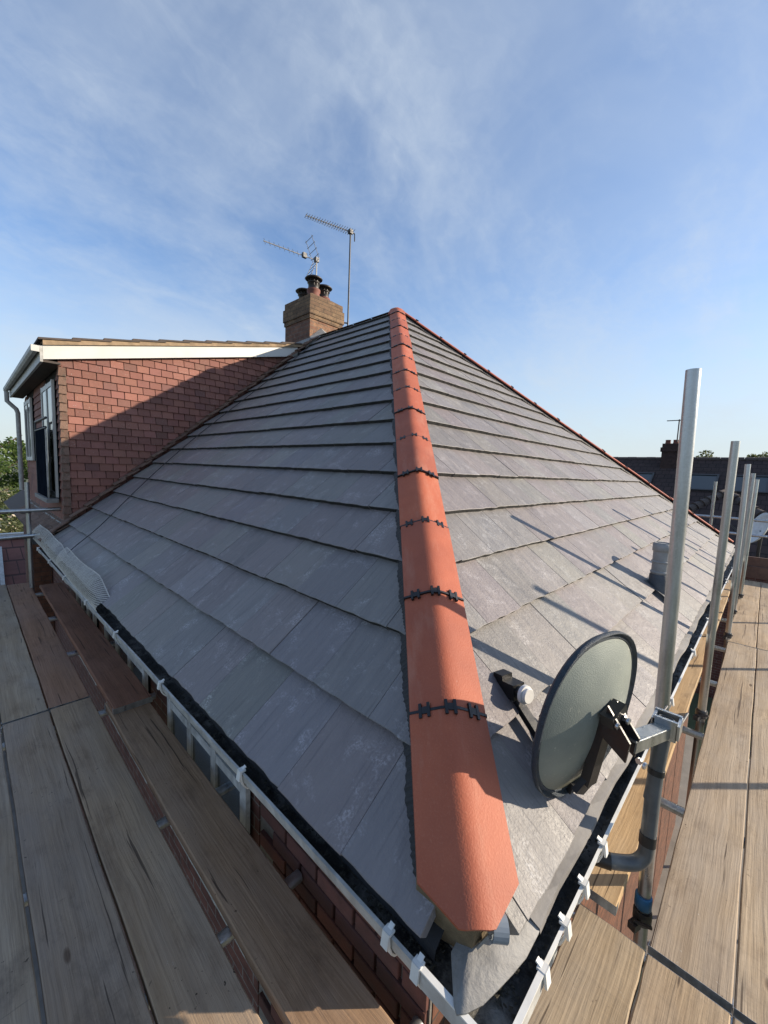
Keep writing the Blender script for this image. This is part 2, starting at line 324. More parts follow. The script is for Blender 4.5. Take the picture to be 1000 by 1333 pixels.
# ------------------------------------------------------------------ mesh helpers
class MB:
    def __init__(s): s.v = []; s.f = []; s.sm = []
    def add(s, vs, fs, smooth=False):
        k = len(s.v); s.v += [tuple(p) for p in vs]; s.f += [tuple(i + k for i in f) for f in fs]; s.sm += [smooth] * len(fs); return s
    def hexa(s, p):                                        # 8 points: bottom four ccw, top four ccw
        return s.add(p, [(3, 2, 1, 0), (4, 5, 6, 7), (0, 1, 5, 4), (1, 2, 6, 5), (2, 3, 7, 6), (3, 0, 4, 7)])
    def box(s, a, b):
        (x0, y0, z0), (x1, y1, z1) = a, b
        return s.hexa([(x0, y0, z0), (x1, y0, z0), (x1, y1, z0), (x0, y1, z0), (x0, y0, z1), (x1, y0, z1), (x1, y1, z1), (x0, y1, z1)])
    def bbox(s, a, b, c=.003):                             # box with chamfered top edges
        (x0, y0, z0), (x1, y1, z1) = a, b
        v = [(x0, y0, z0), (x1, y0, z0), (x1, y1, z0), (x0, y1, z0), (x0, y0, z1 - c), (x1, y0, z1 - c), (x1, y1, z1 - c), (x0, y1, z1 - c),
             (x0 + c, y0 + c, z1), (x1 - c, y0 + c, z1), (x1 - c, y1 - c, z1), (x0 + c, y1 - c, z1)]
        return s.add(v, [(3, 2, 1, 0), (8, 9, 10, 11), (0, 1, 5, 4), (1, 2, 6, 5), (2, 3, 7, 6), (3, 0, 4, 7), (4, 5, 9, 8), (5, 6, 10, 9), (6, 7, 11, 10), (7, 4, 8, 11)])
    def beam(s, p, q, wdt, hgt, up=(0, 0, 1)):
        p, q = Vector(p), Vector(q); d = (q - p).normalized(); u = Vector(up)
        if abs(d.dot(u)) > .98: u = Vector((1, 0, 0))
        e = d.cross(u).normalized(); n = e.cross(d)
        a, b2 = e * wdt / 2, n * hgt / 2
        return s.hexa([p - a - b2, q - a - b2, q + a - b2, p + a - b2, p - a + b2, q - a + b2, q + a + b2, p + a + b2])
    def tube(s, pts, r, n=14, cap=True, hollow=0):
        pts = [Vector(p) for p in pts]; rs = r if isinstance(r, (list, tuple)) else [r] * len(pts)
        d0 = (pts[1] - pts[0]).normalized(); u = Vector((0, 0, 1)) if abs(d0.z) < .9 else Vector((1, 0, 0)); e = d0.cross(u).normalized()
        vs, fs = [], []; last = d0
        for i, p in enumerate(pts):
            dd = ((pts[min(i + 1, len(pts) - 1)] - p).normalized() + (p - pts[max(i - 1, 0)]).normalized()).normalized()
            e = (last.rotation_difference(dd) @ e).normalized(); last = dd; f2 = dd.cross(e)
            vs += [p + (e * math.cos(2 * math.pi * k / n) + f2 * math.sin(2 * math.pi * k / n)) * rs[i] for k in range(n)]
        for i in range(len(pts) - 1):
            fs += [(i * n + k, i * n + (k + 1) % n, (i + 1) * n + (k + 1) % n, (i + 1) * n + k) for k in range(n)]
        s.add(vs, fs, True)
        if cap:
            m = len(pts) - 1
            if hollow:                                      # an open tube end with a wall and a dark bore
                c1 = pts[m]; ax = last; base = [Vector(x) for x in vs[m * n:]]
                inn = [c1 + (x - c1) * hollow for x in base]; deep = [x - ax * .25 for x in inn]
                s.add(base + inn + deep + [c1 - ax * .25], [(k, (k + 1) % n, n + (k + 1) % n, n + k) for k in range(n)] +
                      [(n + k, n + (k + 1) % n, 2 * n + (k + 1) % n, 2 * n + k) for k in range(n)] + [(2 * n + k, 2 * n + (k + 1) % n, 3 * n) for k in range(n)])
                s.add(vs[:n], [tuple(reversed(range(n)))])
            else:
                s.add(vs[:n], [tuple(reversed(range(n)))]); s.add(vs[m * n:], [tuple(range(n))])
        return s
    def lathe(s, prof, c, n=20, axis=None):                 # prof: (radius, height)
        c = Vector(c); ax = Vector(axis or (0, 0, 1)).normalized(); u = Vector((0, 0, 1)) if abs(ax.z) < .9 else Vector((1, 0, 0))
        e = ax.cross(u).normalized(); f2 = ax.cross(e); vs = []
        for r, h in prof: vs += [c + ax * h + (e * math.cos(2 * math.pi * k / n) + f2 * math.sin(2 * math.pi * k / n)) * r for k in range(n)]
        fs = [(i * n + k, i * n + (k + 1) % n, (i + 1) * n + (k + 1) % n, (i + 1) * n + k) for i in range(len(prof) - 1) for k in range(n)]
        s.add(vs, fs, True)
        s.add(vs[:n], [tuple(reversed(range(n)))]); s.add(vs[-n:], [tuple(range(n))])
        return s
    def prism(s, poly, off):                                # extrude a planar polygon along a vector
        n = len(poly); off = Vector(off); top = [Vector(p) + off for p in poly]
        return s.add(list(poly) + top, [tuple(reversed(range(n))), tuple(range(n, 2 * n))] + [(k, (k + 1) % n, n + (k + 1) % n, n + k) for k in range(n)])
    def mesh(s, name):
        m = bpy.data.meshes.new(name); m.from_pydata(s.v, [], s.f)
        m.polygons.foreach_set('use_smooth', s.sm); m.update(); return m
    def obj(s, name, mat, parent=None, mw=None, color=None):
        return link(name, s.mesh(name), mat, parent, mw, color)
def link(name, mesh, mat, parent=None, mw=None, color=None):
    if mat and not mesh.materials: mesh.materials.append(MATS[mat])
    o = bpy.data.objects.new(name, mesh); COL.objects.link(o)
    if mw is not None: o.matrix_local = mw
    if parent: o.parent = parent
    if color: o.color = (*color, 1)
    return o
def fix(o):
    """consistent outward normals"""
    import bmesh
    b = bmesh.new(); b.from_mesh(o.data); bmesh.ops.recalc_face_normals(b, faces=b.faces); b.to_mesh(o.data); b.free(); return o
def tag(o, label, cat, group=None):
    o['label'] = label; o['category'] = cat
    if group: o['group'] = group
    return o
def thing(name, label, cat, loc=(0, 0, 0), group=None):
    o = bpy.data.objects.new(name, None); COL.objects.link(o); o.location = loc; o.empty_display_size = .1
    return tag(o, label, cat, group)
def at(o): return Matrix.Translation(-Vector(o.location))   # parts written in scene coordinates under a moved Empty
def frame(org, x, y, z):
    return Matrix(((x[0], y[0], z[0], org[0]), (x[1], y[1], z[1], org[1]), (x[2], y[2], z[2], org[2]), (0, 0, 0, 1)))
def project(p):
    p = Vector(p); zf = p.dot(CF)
    return (500 + 522 * p.dot(CR) / zf, 666.5 - 522 * p.dot(CU) / zf) if zf > .05 else None
def shade(a, b): k = random.uniform(a, b); return (k, k * random.uniform(.97, 1.03), k * random.uniform(.96, 1.05))

# ------------------------------------------------------------------ ground
g = MB(); g.add([(-900, -900, -Z0), (900, -900, -Z0), (900, 900, -Z0), (-900, 900, -Z0)], [(0, 1, 2, 3)])
o = g.obj('ground', 'ground'); o['kind'] = 'structure'
g = MB(); g.add([(-6, -3, -Z0 + .004), (12, -3, -Z0 + .004), (12, 15, -Z0 + .004), (-6, 15, -Z0 + .004)], [(0, 1, 2, 3)])
o = g.obj('path', 'paving'); o['kind'] = 'structure'

# ------------------------------------------------------------------ the house with the new slate roof
T = .85; G = math.sqrt(1 + T * T); PX, PY, PZ = .674, .339, -1.0; HALF = 4.0; YV = 6.10     # YV: where slates stop at the party line
house = thing('house', 'hipped house roof in new grey slate with terracotta hip tiles', 'house', (4.6, 3.4, -Z0))
HM = at(house)
# walls
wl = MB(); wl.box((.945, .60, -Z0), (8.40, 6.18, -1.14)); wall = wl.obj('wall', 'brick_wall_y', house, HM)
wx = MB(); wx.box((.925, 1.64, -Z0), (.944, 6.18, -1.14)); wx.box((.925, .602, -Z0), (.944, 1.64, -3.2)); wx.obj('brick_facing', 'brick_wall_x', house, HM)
mo = MB(); mo.box((.932, .603, -3.199), (.944, 1.639, -1.142)); mo.obj('mortar_bed', 'mortar', house, HM)
bm_full = MB(); bm_full.bbox((-.105, -.0325, 0), (.105, .0325, .0225), .003); bm_full = bm_full.mesh('brick'); bm_half = MB(); bm_half.bbox((-.049, -.0325, 0), (.049, .0325, .0225), .003); bm_half = bm_half.mesh('half_brick')
zz, row = -1.185, 0
while zz > -2.7:                                             # stretcher bond on the shaded wall, each brick proud of the joint
    y = .602 + (0 if row % 2 else .1125); y0s = [] if row % 2 else [.602]
    for yy in y0s:
        link('brick', bm_half, 'brick', wall, frame((.936 - random.uniform(0, .003), yy + .054, zz), (0, -1, 0), (0, 0, 1), (-1, 0, 0)) , shade(.6, 1.25))
    while y + .225 < 1.66:
        link('brick', bm_full, 'brick', wall, frame((.936 - random.uniform(0, .003), y + .1125, zz), (0, -1, 0), (0, 0, 1), (-1, 0, 0)), shade(.6, 1.25)); y += .225
    zz -= .075; row += 1
# roof core
K = 3.97; xl, yr, zl = PX + .03, PY + .03, PZ - .005
rc = MB()
A = (xl, yr, zl); B = (PX + 8 - .03, yr, zl); C_ = (PX + 8 - .03, 6.18, zl); D_ = (xl, 6.18, zl); E1 = (PX + 4, PY + 4, zl + T * (4 - .03)); E2 = (PX + 4, 6.18, zl + T * (4 - .03))
dn = Vector((0, 0, -.03))
A, B, C_, D_, E1, E2 = (Vector(p) + dn for p in (A, B, C_, D_, E1, E2))
rc.add([A, B, C_, D_, E1, E2], [(3, 0, 4, 5), (0, 1, 4), (1, 2, 5, 4), (0, 3, 2, 1), (2, 3, 5)])
roof = rc.obj('roof', 'felt', house, HM)
# soffit, fascia
sf = MB(); sf.box((.735, .43, -1.16), (8.6, .60, -1.145)); sf.box((.735, .601, -1.16), (.92, 6.18, -1.145)); sf.obj('soffit', 'white_paint', house, HM)
fa = MB(); fa.box((.715, .41, -1.18), (.734, 6.18, -1.045)); fa.box((.7345, .41, -1.18), (8.6, .429, -1.045)); fa.obj('fascia', 'pvc_weathered', house, HM)

# slates
GA, SW, TH, S0 = .3045, .300, .030, -.028
TILT = math.atan(TH / GA)
def clip(poly, a, b, c_):                                   # keep a*u + b*s <= c
    out = []
    for i in range(len(poly)):
        p, q = poly[i], poly[(i + 1) % len(poly)]; dp = a * p[0] + b * p[1] - c_; dq = a * q[0] + b * q[1] - c_
        if dp <= 0: out.append(p)
        if dp * dq < 0: t = dp / (dp - dq); out.append((p[0] + (q[0] - p[0]) * t, p[1] + (q[1] - p[1]) * t))
    return out
full_mesh = {}
def slate_mesh(poly, org):
    """slab from a convex polygon in slope coordinates; its ragged tail (lowest edge) is undercut"""
    lo = min(p[1] for p in poly); pts = []
    for k in range(len(poly)):
        p, q = poly[k], poly[(k + 1) % len(poly)]; pts.append((p[0], p[1], p[1] < lo + .002))
        if p[1] < lo + .002 and q[1] < lo + .002 and abs(p[0] - q[0]) > .08:
            for t in (.18, .37, .52, .70, .86): pts.append((p[0] + (q[0] - p[0]) * t, lo + random.uniform(-.0035, .0025), True))
    n = len(pts); mb = MB(); cx = sum(p[0] for p in poly) / len(poly)
    bot = [(p[0] - org[0], p[1] - org[1] + (.007 if p[2] else 0), 0) for p in pts]
    mid = [(p[0] - org[0], p[1] - org[1], TH - .002) for p in pts]
    top = [(p[0] - org[0] + (.0007 if p[0] < cx else -.0007), p[1] - org[1] + (.0015 + random.uniform(0, .0015) if p[2] else 0), TH) for p in pts]
    mb.add(bot + mid + top, [tuple(reversed(range(n))), tuple(range(2 * n, 3 * n))] + [(k, (k + 1) % n, n + (k + 1) % n, n + k) for k in range(n)] + [(n + k, n + (k + 1) % n, 2 * n + (k + 1) % n, 2 * n + k) for k in range(n)])
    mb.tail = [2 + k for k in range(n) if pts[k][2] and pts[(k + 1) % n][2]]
    return mb
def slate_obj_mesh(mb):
    me = mb.mesh('slate'); me.materials.append(MATS['slate']); me.materials.append(MATS['slate_edge_shade'])
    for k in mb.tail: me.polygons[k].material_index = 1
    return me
rot_t = Matrix.Rotation(-TILT, 4, 'X')
pieces = []
def slope(kind):
    org = Vector((PX, PY, PZ))
    if kind == 'L': ax = (Vector((0, -1, 0)), Vector((1 / G, 0, T / G)), Vector((-T / G, 0, 1 / G)))
    else: ax = (Vector((1, 0, 0)), Vector((0, 1 / G, T / G)), Vector((0, -T / G, 1 / G)))
    F = frame(org, *ax)
    for j in range(18):
        s = S0 + j * GA; s1 = min(s + GA + .085, HALF * G - .01)
        if s1 - s < .05: continue
        start = -(YV - PY) if kind == 'L' else -.15
        u = start - (SW / 2 if (j % 2) else 0)
        end = .2 if kind == 'L' else 8.2
        while u < end:
            gp = .0006
            poly = [(u + gp, s), (u + SW - gp, s), (u + SW - gp, s1), (u + gp, s1)]
            m = .045
            if j == 0: poly = clip(poly, 1, 0, -.10) if kind == 'L' else clip(poly, -1, 0, -.11)
            if not poly: u += SW; continue
            if kind == 'L': poly = clip(poly, 1, 1 / G, -m); poly = clip(poly, -1, 0, YV - PY) if poly else poly
            else: poly = clip(poly, -1, 1 / G, -m); poly = clip(poly, 1, 1 / G, 8 - m) if poly else poly
            if len(poly) >= 3:
                P = [F @ Vector((a, b, .02)) for a, b in poly]; q = [project(p) for p in P]
                area = 0
                if all(q): area = abs(sum(q[i][0] * q[(i + 1) % len(q)][1] - q[(i + 1) % len(q)][0] * q[i][1] for i in range(len(q)))) / 2
                wid = max(a for a, b in poly) - min(a for a, b in poly)
                if wid > .012:
                    pieces.append((area, F, poly, (u + SW / 2, s), len(poly) == 4 and abs(wid - (SW - 2 * gp)) < 1e-4 and abs(poly[2][1] - poly[1][1] - (GA + .085)) < 1e-4))
            u += SW
slope('L'); slope('R')
pieces.sort(key=lambda p: -p[0])
rest = MB(); tails = []
for i, (area, F, poly, org, is_full) in enumerate(pieces):
    jig = Matrix.Translation((random.uniform(-.001, .001), random.uniform(-.004, .003), random.uniform(0, .0035))) @ Matrix.Rotation(random.uniform(-.0035, .0035), 4, 'Z')
    ML = F @ Matrix.Translation((org[0], org[1], .012)) @ rot_t @ jig
    if i < 300:
        if is_full:
            vk = random.randrange(6)
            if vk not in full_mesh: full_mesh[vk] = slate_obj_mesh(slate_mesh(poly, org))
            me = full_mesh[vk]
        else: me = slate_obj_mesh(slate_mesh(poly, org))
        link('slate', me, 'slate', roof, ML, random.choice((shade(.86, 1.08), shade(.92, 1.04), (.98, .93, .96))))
    else:
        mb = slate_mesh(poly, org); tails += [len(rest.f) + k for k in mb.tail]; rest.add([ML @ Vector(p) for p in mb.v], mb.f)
o = rest.obj('upper_slates', 'slate', roof); o['kind'] = 'stuff'; o.data.materials.append(MATS['slate_edge_shade'])
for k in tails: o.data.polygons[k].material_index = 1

# hip tiles
RR = .026
def hip_v(wq, H): return H - .515 * (math.sqrt(wq * wq + RR * RR) - RR)
HH = .082; HW = .114
def hip_tile_mesh(L_, wd=HW, th=.015, H=HH, point=0):
    ws = [-wd, -wd * .7, -wd * .42, -.038, -.025, -.012, 0, .012, .025, .038, wd * .42, wd * .7, wd]; n = len(ws); mb = MB()
    vs = []
    for x in (0, L_):
        xo = [(point * max(0, abs(q) - .036) / wd if x == 0 else 0) for q in ws]
        vs += [(x + e, q, hip_v(q, H)) for q, e in zip(ws, xo)] + [(x + e, q, hip_v(q, H) - th) for q, e in zip(ws, xo)]
    fs = [(k, k + 1, 2 * n + k + 1, 2 * n + k) for k in range(n - 1)]
    mb.add(vs, fs, True)
    fl = [(n + k + 1, n + k, 3 * n + k, 3 * n + k + 1) for k in range(n - 1)] + [(0, 2 * n, 3 * n, n), (n - 1, 2 * n - 1, 4 * n - 1, 3 * n - 1)]
    fl += [(k + 1, k, n + k, n + k + 1) for k in range(n - 1)] + [(2 * n + k, 2 * n + k + 1, 3 * n + k + 1, 3 * n + k) for k in range(n - 1)]
    mb.add(vs, fl); return mb
def clip_mesh(wd=HW + .002, H=HH):
    """black joint strap with three raised clips"""
    mb = MB(); ws = [-wd + 2 * wd * k / 16 for k in range(17)]
    vs = []
    for x in (-.004, .004):
        vs += [(x, q, hip_v(q, H) + .005) for q in ws] + [(x, q, hip_v(q, H) - .012) for q in ws]
    n = 17; mb.add(vs, [(k, k + 1, 2 * n + k + 1, 2 * n + k) for k in range(n - 1)] + [(k + 1, k, n + k, n + k + 1) for k in range(n - 1)] + [(2 * n + k, 2 * n + k + 1, 3 * n + k + 1, 3 * n + k) for k in range(n - 1)])
    for q in (-.070, 0, .072):
        sl = -.515 * q / math.sqrt(q * q + RR * RR); z = hip_v(q, H)
        ty = Vector((0, 1, sl)).normalized(); nz = Vector((0, -sl, 1)).normalized(); c = Vector((0, q, z))
        for dy, lx, hh in ((-.013, .021, .010), (.013, .021, .010), (0, .010, .008)):
            p = c + ty * dy; mb.beam(p - Vector((lx, 0, 0)) + nz * .003, p + Vector((lx, 0, 0)) + nz * .003, .009 if dy else .03, hh, nz)
    return mb.mesh('hip_clip')
hl = math.sqrt(2 + T * T)
def hipline(foot, hx, hy, start, count_to, lead):
    hdir = Vector((hx, hy, T)) / hl; lat = Vector((0, 0, 1)).cross(hdir).normalized(); nn = hdir.cross(lat)
    F = frame(foot, hdir, lat, nn) @ Matrix.Translation((0, -.006 if hx > 0 else 0, 0)); tl = .4445
    me = hip_tile_mesh(tl - .007).mesh('hip_tile'); mc = clip_mesh(); first = hip_tile_mesh(tl - .007 + .012, point=.115).mesh('hip_tile')
    x = start; k = 0
    while x < count_to:
        room = hl * HALF - .015 - x
        if room < .06: break
        if room < tl: me = hip_tile_mesh(room).mesh('hip_tile')
        t = link('hip_tile', me if k else first, 'terracotta', house, HM @ F @ Matrix.Translation((x - (0 if k else .012), random.uniform(-.002, .002), random.uniform(-.001, .003) - (.004 if k % 2 else 0))) @ Matrix.Rotation(random.uniform(-.004, .004), 4, 'Z'), shade(.84, 1.06))
        if x > start + .1: link('hip_clip', mc, 'black_plastic', t, Matrix.Translation((-.0035, 0, 0)))
        x += tl; k += 1
    # ribbed flexible roll under the tiles, pressed onto the slates
    for sd in (-1, 1):
        mb = MB(); n = int((count_to - .1) / .008)
        vs = []; wa, wb = .085, .128
        for i in range(n):
            xx = start + .085 + i * .008; rib = .003 if i % 2 else 0; wig = .003 * math.sin(i * .37) + .002 * math.sin(i * 1.7)
            for wq, z in ((wa, .066), (.108, .052 + rib), (wb + wig, .034 + rib)): vs.append((xx, sd * wq, -.515 * wq + z))
        fs = []
        for i in range(n - 1):
            for j in range(2):
                q = (3 * i + j, 3 * i + j + 1, 3 * i + j + 4, 3 * i + j + 3); fs.append(q if sd < 0 else tuple(reversed(q)))
        mb.add(vs, fs); mb.obj('hip_roll', 'hip_roll', house, HM @ F)
    return F, me, mc
HLEN = HALF * hl
F1, tile_me, clip_me = hipline((PX, PY, PZ), 1, 1, .055, HLEN - .2, 1)
F2, _, _ = hipline((PX + 8, PY, PZ), -1, 1, .055, HLEN - .2, 1)
mb = MB(); qs = (-.113, -.055, 0, .055, .113); ends = [.050 + .092 * max(0, abs(q) - .02) / HW for q in qs]; n = 5
vs = [(e, q, hip_v(q, HH) - .0145) for q, e in zip(qs, ends)] + [(e - .03, q * 1.04, -.515 * abs(q) - .055) for q, e in zip(qs, ends)] + [(.4, q, hip_v(q, HH) - .018) for q in qs] + [(.4, q * .9, -.515 * abs(q) - .05) for q in qs]
mb.add(vs, [(k + 1, k, n + k, n + k + 1) for k in range(4)] + [(k, k + 1, 2 * n + k + 1, 2 * n + k) for k in range(4)] + [(0, 2 * n, 3 * n, n), (4, 9, 19, 14)])
fix(mb.obj('hip_bedding', 'cement', house, HM @ F1))
# apex cap and ridge tiles
mb = MB(); mb.lathe([(.13, -.06), (.125, -.02), (.10, .02), (.05, .045), (.0, .05)], (PX + 4, PY + 4, PZ + T * 4 + .02), 18); mb.obj('apex_cap', 'terracotta', house, HM)
yy = PY + 4.12; rm = MB(); n = 9
for x in (0, .43):
    rm.v += [(x, q, .05 - .62 * (math.sqrt(q * q + .0009) - .03)) for q in [(-.11 + .22 * k / 8) for k in range(9)]]
rm.f += [(k, k + 1, 10 + k, 9 + k) for k in range(8)]; rm.sm += [True] * 8
rme = rm.mesh('ridge_tile')
while yy < 6.1:
    link('ridge_tile', rme, 'dark_tile', house, HM @ frame((PX + 4, yy, PZ + T * 4 + .0), (0, 1, 0), (-1, 0, 0), (0, 0, 1))); yy += .44

# gutters: half-round troughs, open on top
def gutter(name, p, q, side, mat):
    """p, q: outer lip ends; side: horizontal unit vector from the lip towards the wall"""
    p, q, side = Vector(p), Vector(q), Vector(side); W_ = .118; n = 9; d = (q - p)
    outer = []; inner = []
    for k in range(n + 1):
        a = math.pi * k / n; cx = W_ / 2 * (1 - math.cos(a)); z = -.072 * math.sin(a) ** .8
        outer.append((cx, z)); inner.append((W_ / 2 - (W_ / 2 - .0045) * math.cos(a), z * .93))
    seg = 12; mb = MB(); vs = []
    prof = [(-.003, .003), (.005, .004)] + inner + [outer[-1]] + list(reversed(outer))
    m = len(prof)
    for i in range(seg + 1):
        t = i / seg; wob = Vector((0, 0, .0025 * math.sin(i * 1.9)))
        vs += [p + d * t + side * x + Vector((0, 0, z)) + wob for x, z in prof]
    mb.add(vs, [(i * m + k, i * m + (k + 1) % m, (i + 1) * m + (k + 1) % m, (i + 1) * m + k) for i in range(seg) for k in range(m)])
    o = fix(mb.obj(name, mat, house, HM)); return o
LXL, RYL = .617, .243; LDX, RDY = .058, .035
gl = gutter('gutter', (LXL, .42, -1.040), (LXL - LDX, 6.12, -1.045), (1, 0, 0), 'pvc_weathered')
gr = gutter('gutter', (.78, RYL, -1.040), (8.72, RYL - RDY, -1.045), (0, 1, 0), 'pvc_white')
def bracket(parent, c, along, side):
    c, a, s = Vector(c), Vector(along), Vector(side); mb = MB()
    mb.beam(c - a * .011 + s * .002 + Vector((0, 0, .009)), c + a * .011 + s * .002 + Vector((0, 0, .009)), 0.017, .006)
    pts = [c + s * (-.005 + .052 * (1 - math.cos(t_ * .314))) + Vector((0, 0, .004 - .078 * math.sin(t_ * .314) ** .8)) for t_ in range(6)]
    for u_, v_ in zip(pts, pts[1:]): mb.beam(u_, v_, .017, .005, a.cross(v_ - u_))
    mb.beam(c - s * .006 + Vector((0, 0, .012)), c - s * .012 + Vector((0, 0, -.022)), .020, .006, a.cross(Vector((0, 0, 1))))
    mb.beam(c + s * .004 + Vector((0, 0, .011)), c + s * .015 + Vector((0, 0, .017)), .012, .004)
    mb.obj('gutter_bracket', 'pvc_white', parent)
for y in (.435, .52, 1.20, 1.98, 2.76, 3.54, 4.4, 5.2, 6.0): bracket(gl, (LXL - LDX * (y - .42) / 5.7, y, -1.040), (0, 1, 0), (1, 0, 0))
for x in (.80, .925, 1.055, 1.215, 2.30, 3.08, 3.9, 4.8, 5.7, 6.6, 7.5): bracket(gr, (x, RYL - RDY * (x - .78) / 8, -1.040), (1, 0, 0), (0, 1, 0))
# blackened debris in the troughs
def debris(p, q, side, parent, wid=.098):
    p, q, s = Vector(p), Vector(q), Vector(side); n = 420; mb = MB(); vs = []
    for i in range(n + 1):
        c = p.lerp(q, i / n)
        for k in range(6):
            vs.append(c + s * (.010 + wid * k / 5) + Vector((0, 0, -.030 + random.uniform(-.004, .005) - .006 * math.sin(k * .9))))
    mb.add(vs, [(i * 6 + k, i * 6 + k + 1, i * 6 + k + 7, i * 6 + k + 6) for i in range(n) for k in range(5)], True); o = fix(mb.obj('gutter_debris', 'gutter_black', parent)); o['kind'] = 'stuff'
    cl_ = MB()
    for i in range(1100):
        c = p.lerp(q, random.random() ** 1.6) + s * random.uniform(.018, .09) + Vector((0, 0, -.026 + random.uniform(0, .008))); r = random.uniform(.003, .010)
        vs = [c + Vector((random.uniform(-r, r), random.uniform(-r, r), random.uniform(0, r))) for _ in range(5)]
        cl_.add(vs, [(0, 1, 2), (0, 2, 3), (0, 3, 4), (1, 2, 4), (2, 3, 4), (0, 1, 4)])
    o = cl_.obj('gutter_moss', 'moss', parent); o['kind'] = 'stuff'
debris((LXL, .42, -1.040), (LXL - LDX, 6.12, -1.045), (1, 0, 0), gl); debris((.70, RYL, -1.040), (8.7, RYL - RDY, -1.045), (0, 1, 0), gr)
# corner unit of the gutter: black-coated tray
mb = MB(); mb.box((LXL + .002, RYL + .002, -1.085), (.79, .43, -1.066)); mb.obj('gutter_corner', 'gutter_black', house, HM)
mb = MB(); mb.box((LXL - .004, RYL - .002, -1.075), (LXL + .0015, .425, -1.034)); mb.box((LXL - .004, RYL - .004, -1.0755), (.79, RYL + .0015, -1.0335)); mb.obj('gutter_corner_wall', 'pvc_weathered', house, HM)
mb = MB(); mb.box((LXL - .007, RYL - .006, -1.0335), (LXL + .006, .43, -1.030)); mb.box((LXL + .0065, RYL - .006, -1.0330), (.79, RYL + .006, -1.0295)); mb.obj('gutter_corner_lip', 'pvc_white', house, HM)
# grey eaves tray along the right eaves and the lead sheet at the hip foot
mb = MB(); n = 60; vs = []
for i in range(n + 1):
    x = .86 + 7.7 * i / n; w_ = .004 * math.sin(i * 1.7) + .003 * math.sin(i * .6)
    vs += [(x, .40, PZ + .045), (x, .325 + w_, PZ - .004), (x, .276 + w_, PZ - .022 + w_), (x, .274 + w_, PZ - .034)]
mb.add(vs, [(i * 4 + k, (i + 1) * 4 + k, (i + 1) * 4 + k + 1, i * 4 + k + 1) for i in range(n) for k in range(3)]); mb.obj('eaves_tray', 'eaves_tray', house, HM)
mb = MB(); rim_pts = [(.900, .282), (.855, .276), (.79, .276), (.74, .283), (.695, .292), (.655, .303), (.620, .318), (.603, .330), (.612, .342), (.645, .368), (.68, .395)]
vs = [(.79, .395, PZ + .012)]; n = len(rim_pts)
for ring in (.33, .66, 1):
    for x, y in rim_pts:
        px, py = .79 + (x - .79) * ring, .395 + (y - .395) * ring
        vs.append((px, py, PZ + .010 - .036 * ring + .003 * math.sin(60 * x + 31 * y) * ring))
fs = [(0, 1 + k + 1, 1 + k) for k in range(n - 1)]
for rr in range(2): fs += [(1 + rr * n + k, 1 + rr * n + k + 1, 1 + (rr + 1) * n + k + 1, 1 + (rr + 1) * n + k) for k in range(n - 1)]
vs2 = [(x, y, z - .004) for x, y, z in vs]; m = len(vs)
mb.add(vs + vs2, fs + [tuple(reversed([i + m for i in f])) for f in fs] + [(1 + 2 * n + k, 1 + 2 * n + k + 1, m + 1 + 2 * n + k + 1, m + 1 + 2 * n + k) for k in range(n - 1)], True); fix(mb.obj('lead_flashing', 'lead', house, HM))
# dark drip strip on the left eaves
mb = MB(); n = 80; vs = []
for i in range(n + 1):
    y = .42 + 5.7 * i / n; w_ = random.uniform(-.004, .004)
    vs += [(.71, y, PZ + .012), (.680 + w_, y, PZ - .012), (.662 + w_, y, PZ - .026), (.658 + w_, y, PZ - .050)]
mb.add(vs, [(i * 4 + k, i * 4 + k + 1, (i + 1) * 4 + k + 1, (i + 1) * 4 + k) for i in range(n) for k in range(3)]); mb.obj('eaves_felt', 'felt', house, HM)
# hip-foot clip: short grey collar on a strap
hk = MB(); c = Vector((.728, .316, -.938)); ax = Vector((.69, -.72, -.08)).normalized()
ring = [(.024, -.016), (.024, .016), (.019, .016), (.019, -.016), (.024, -.016)]
vsr = []; e_ = ax.cross(Vector((0, 0, 1))).normalized(); f_ = ax.cross(e_)
for r_, h_ in ring[:4]: vsr += [c + ax * h_ + (e_ * math.cos(k * .3142) + f_ * math.sin(k * .3142)) * r_ for k in range(20)]
hk.add(vsr, [(i * 20 + k, i * 20 + (k + 1) % 20, ((i + 1) % 4) * 20 + (k + 1) % 20, ((i + 1) % 4) * 20 + k) for i in range(4) for k in range(20)], False); 
hk.obj('hip_collar', 'grey_pvc', house, HM)
hk = MB(); hk.beam(c - ax * .012 + Vector((0, 0, -.012)), Vector((.722, .350, -1.003)), .026, .005); hk.lathe([(.010, 0), (.010, .03)], c - ax * .022, 12, ax); hk.obj('hip_strap', 'lead', house, HM)
# windows in the shaded wall
for y0, y1, z1, z0 in ((1.72, 2.75, -1.30, -2.5), (3.3, 4.5, -1.30, -2.5), (5.0, 5.9, -1.30, -2.4)):
    wn = MB(); wn.box((.905, y0, z0), (.9245, y1, z1)); wn = wn.obj('window', 'panel_black', house, HM)
    fr = MB()
    for k in range(4):
        yy = y0 + (y1 - y0) * k / 3; fr.box((.880, yy - .03, z0), (.904, yy + .03, z1))
    for zz in (z0, z1 - .32, z1 - .05): fr.box((.882, y0 + .031, zz), (.9035, y1 - .031, zz + .05))
    fr.obj('window_frame', 'pvc_weathered', wn)
    gb = MB(); gb.box((.893, y0 + .02, z0 + .02), (.8985, y1 - .02, z1 - .02)); gb.obj('window_pane', 'glass', wn)
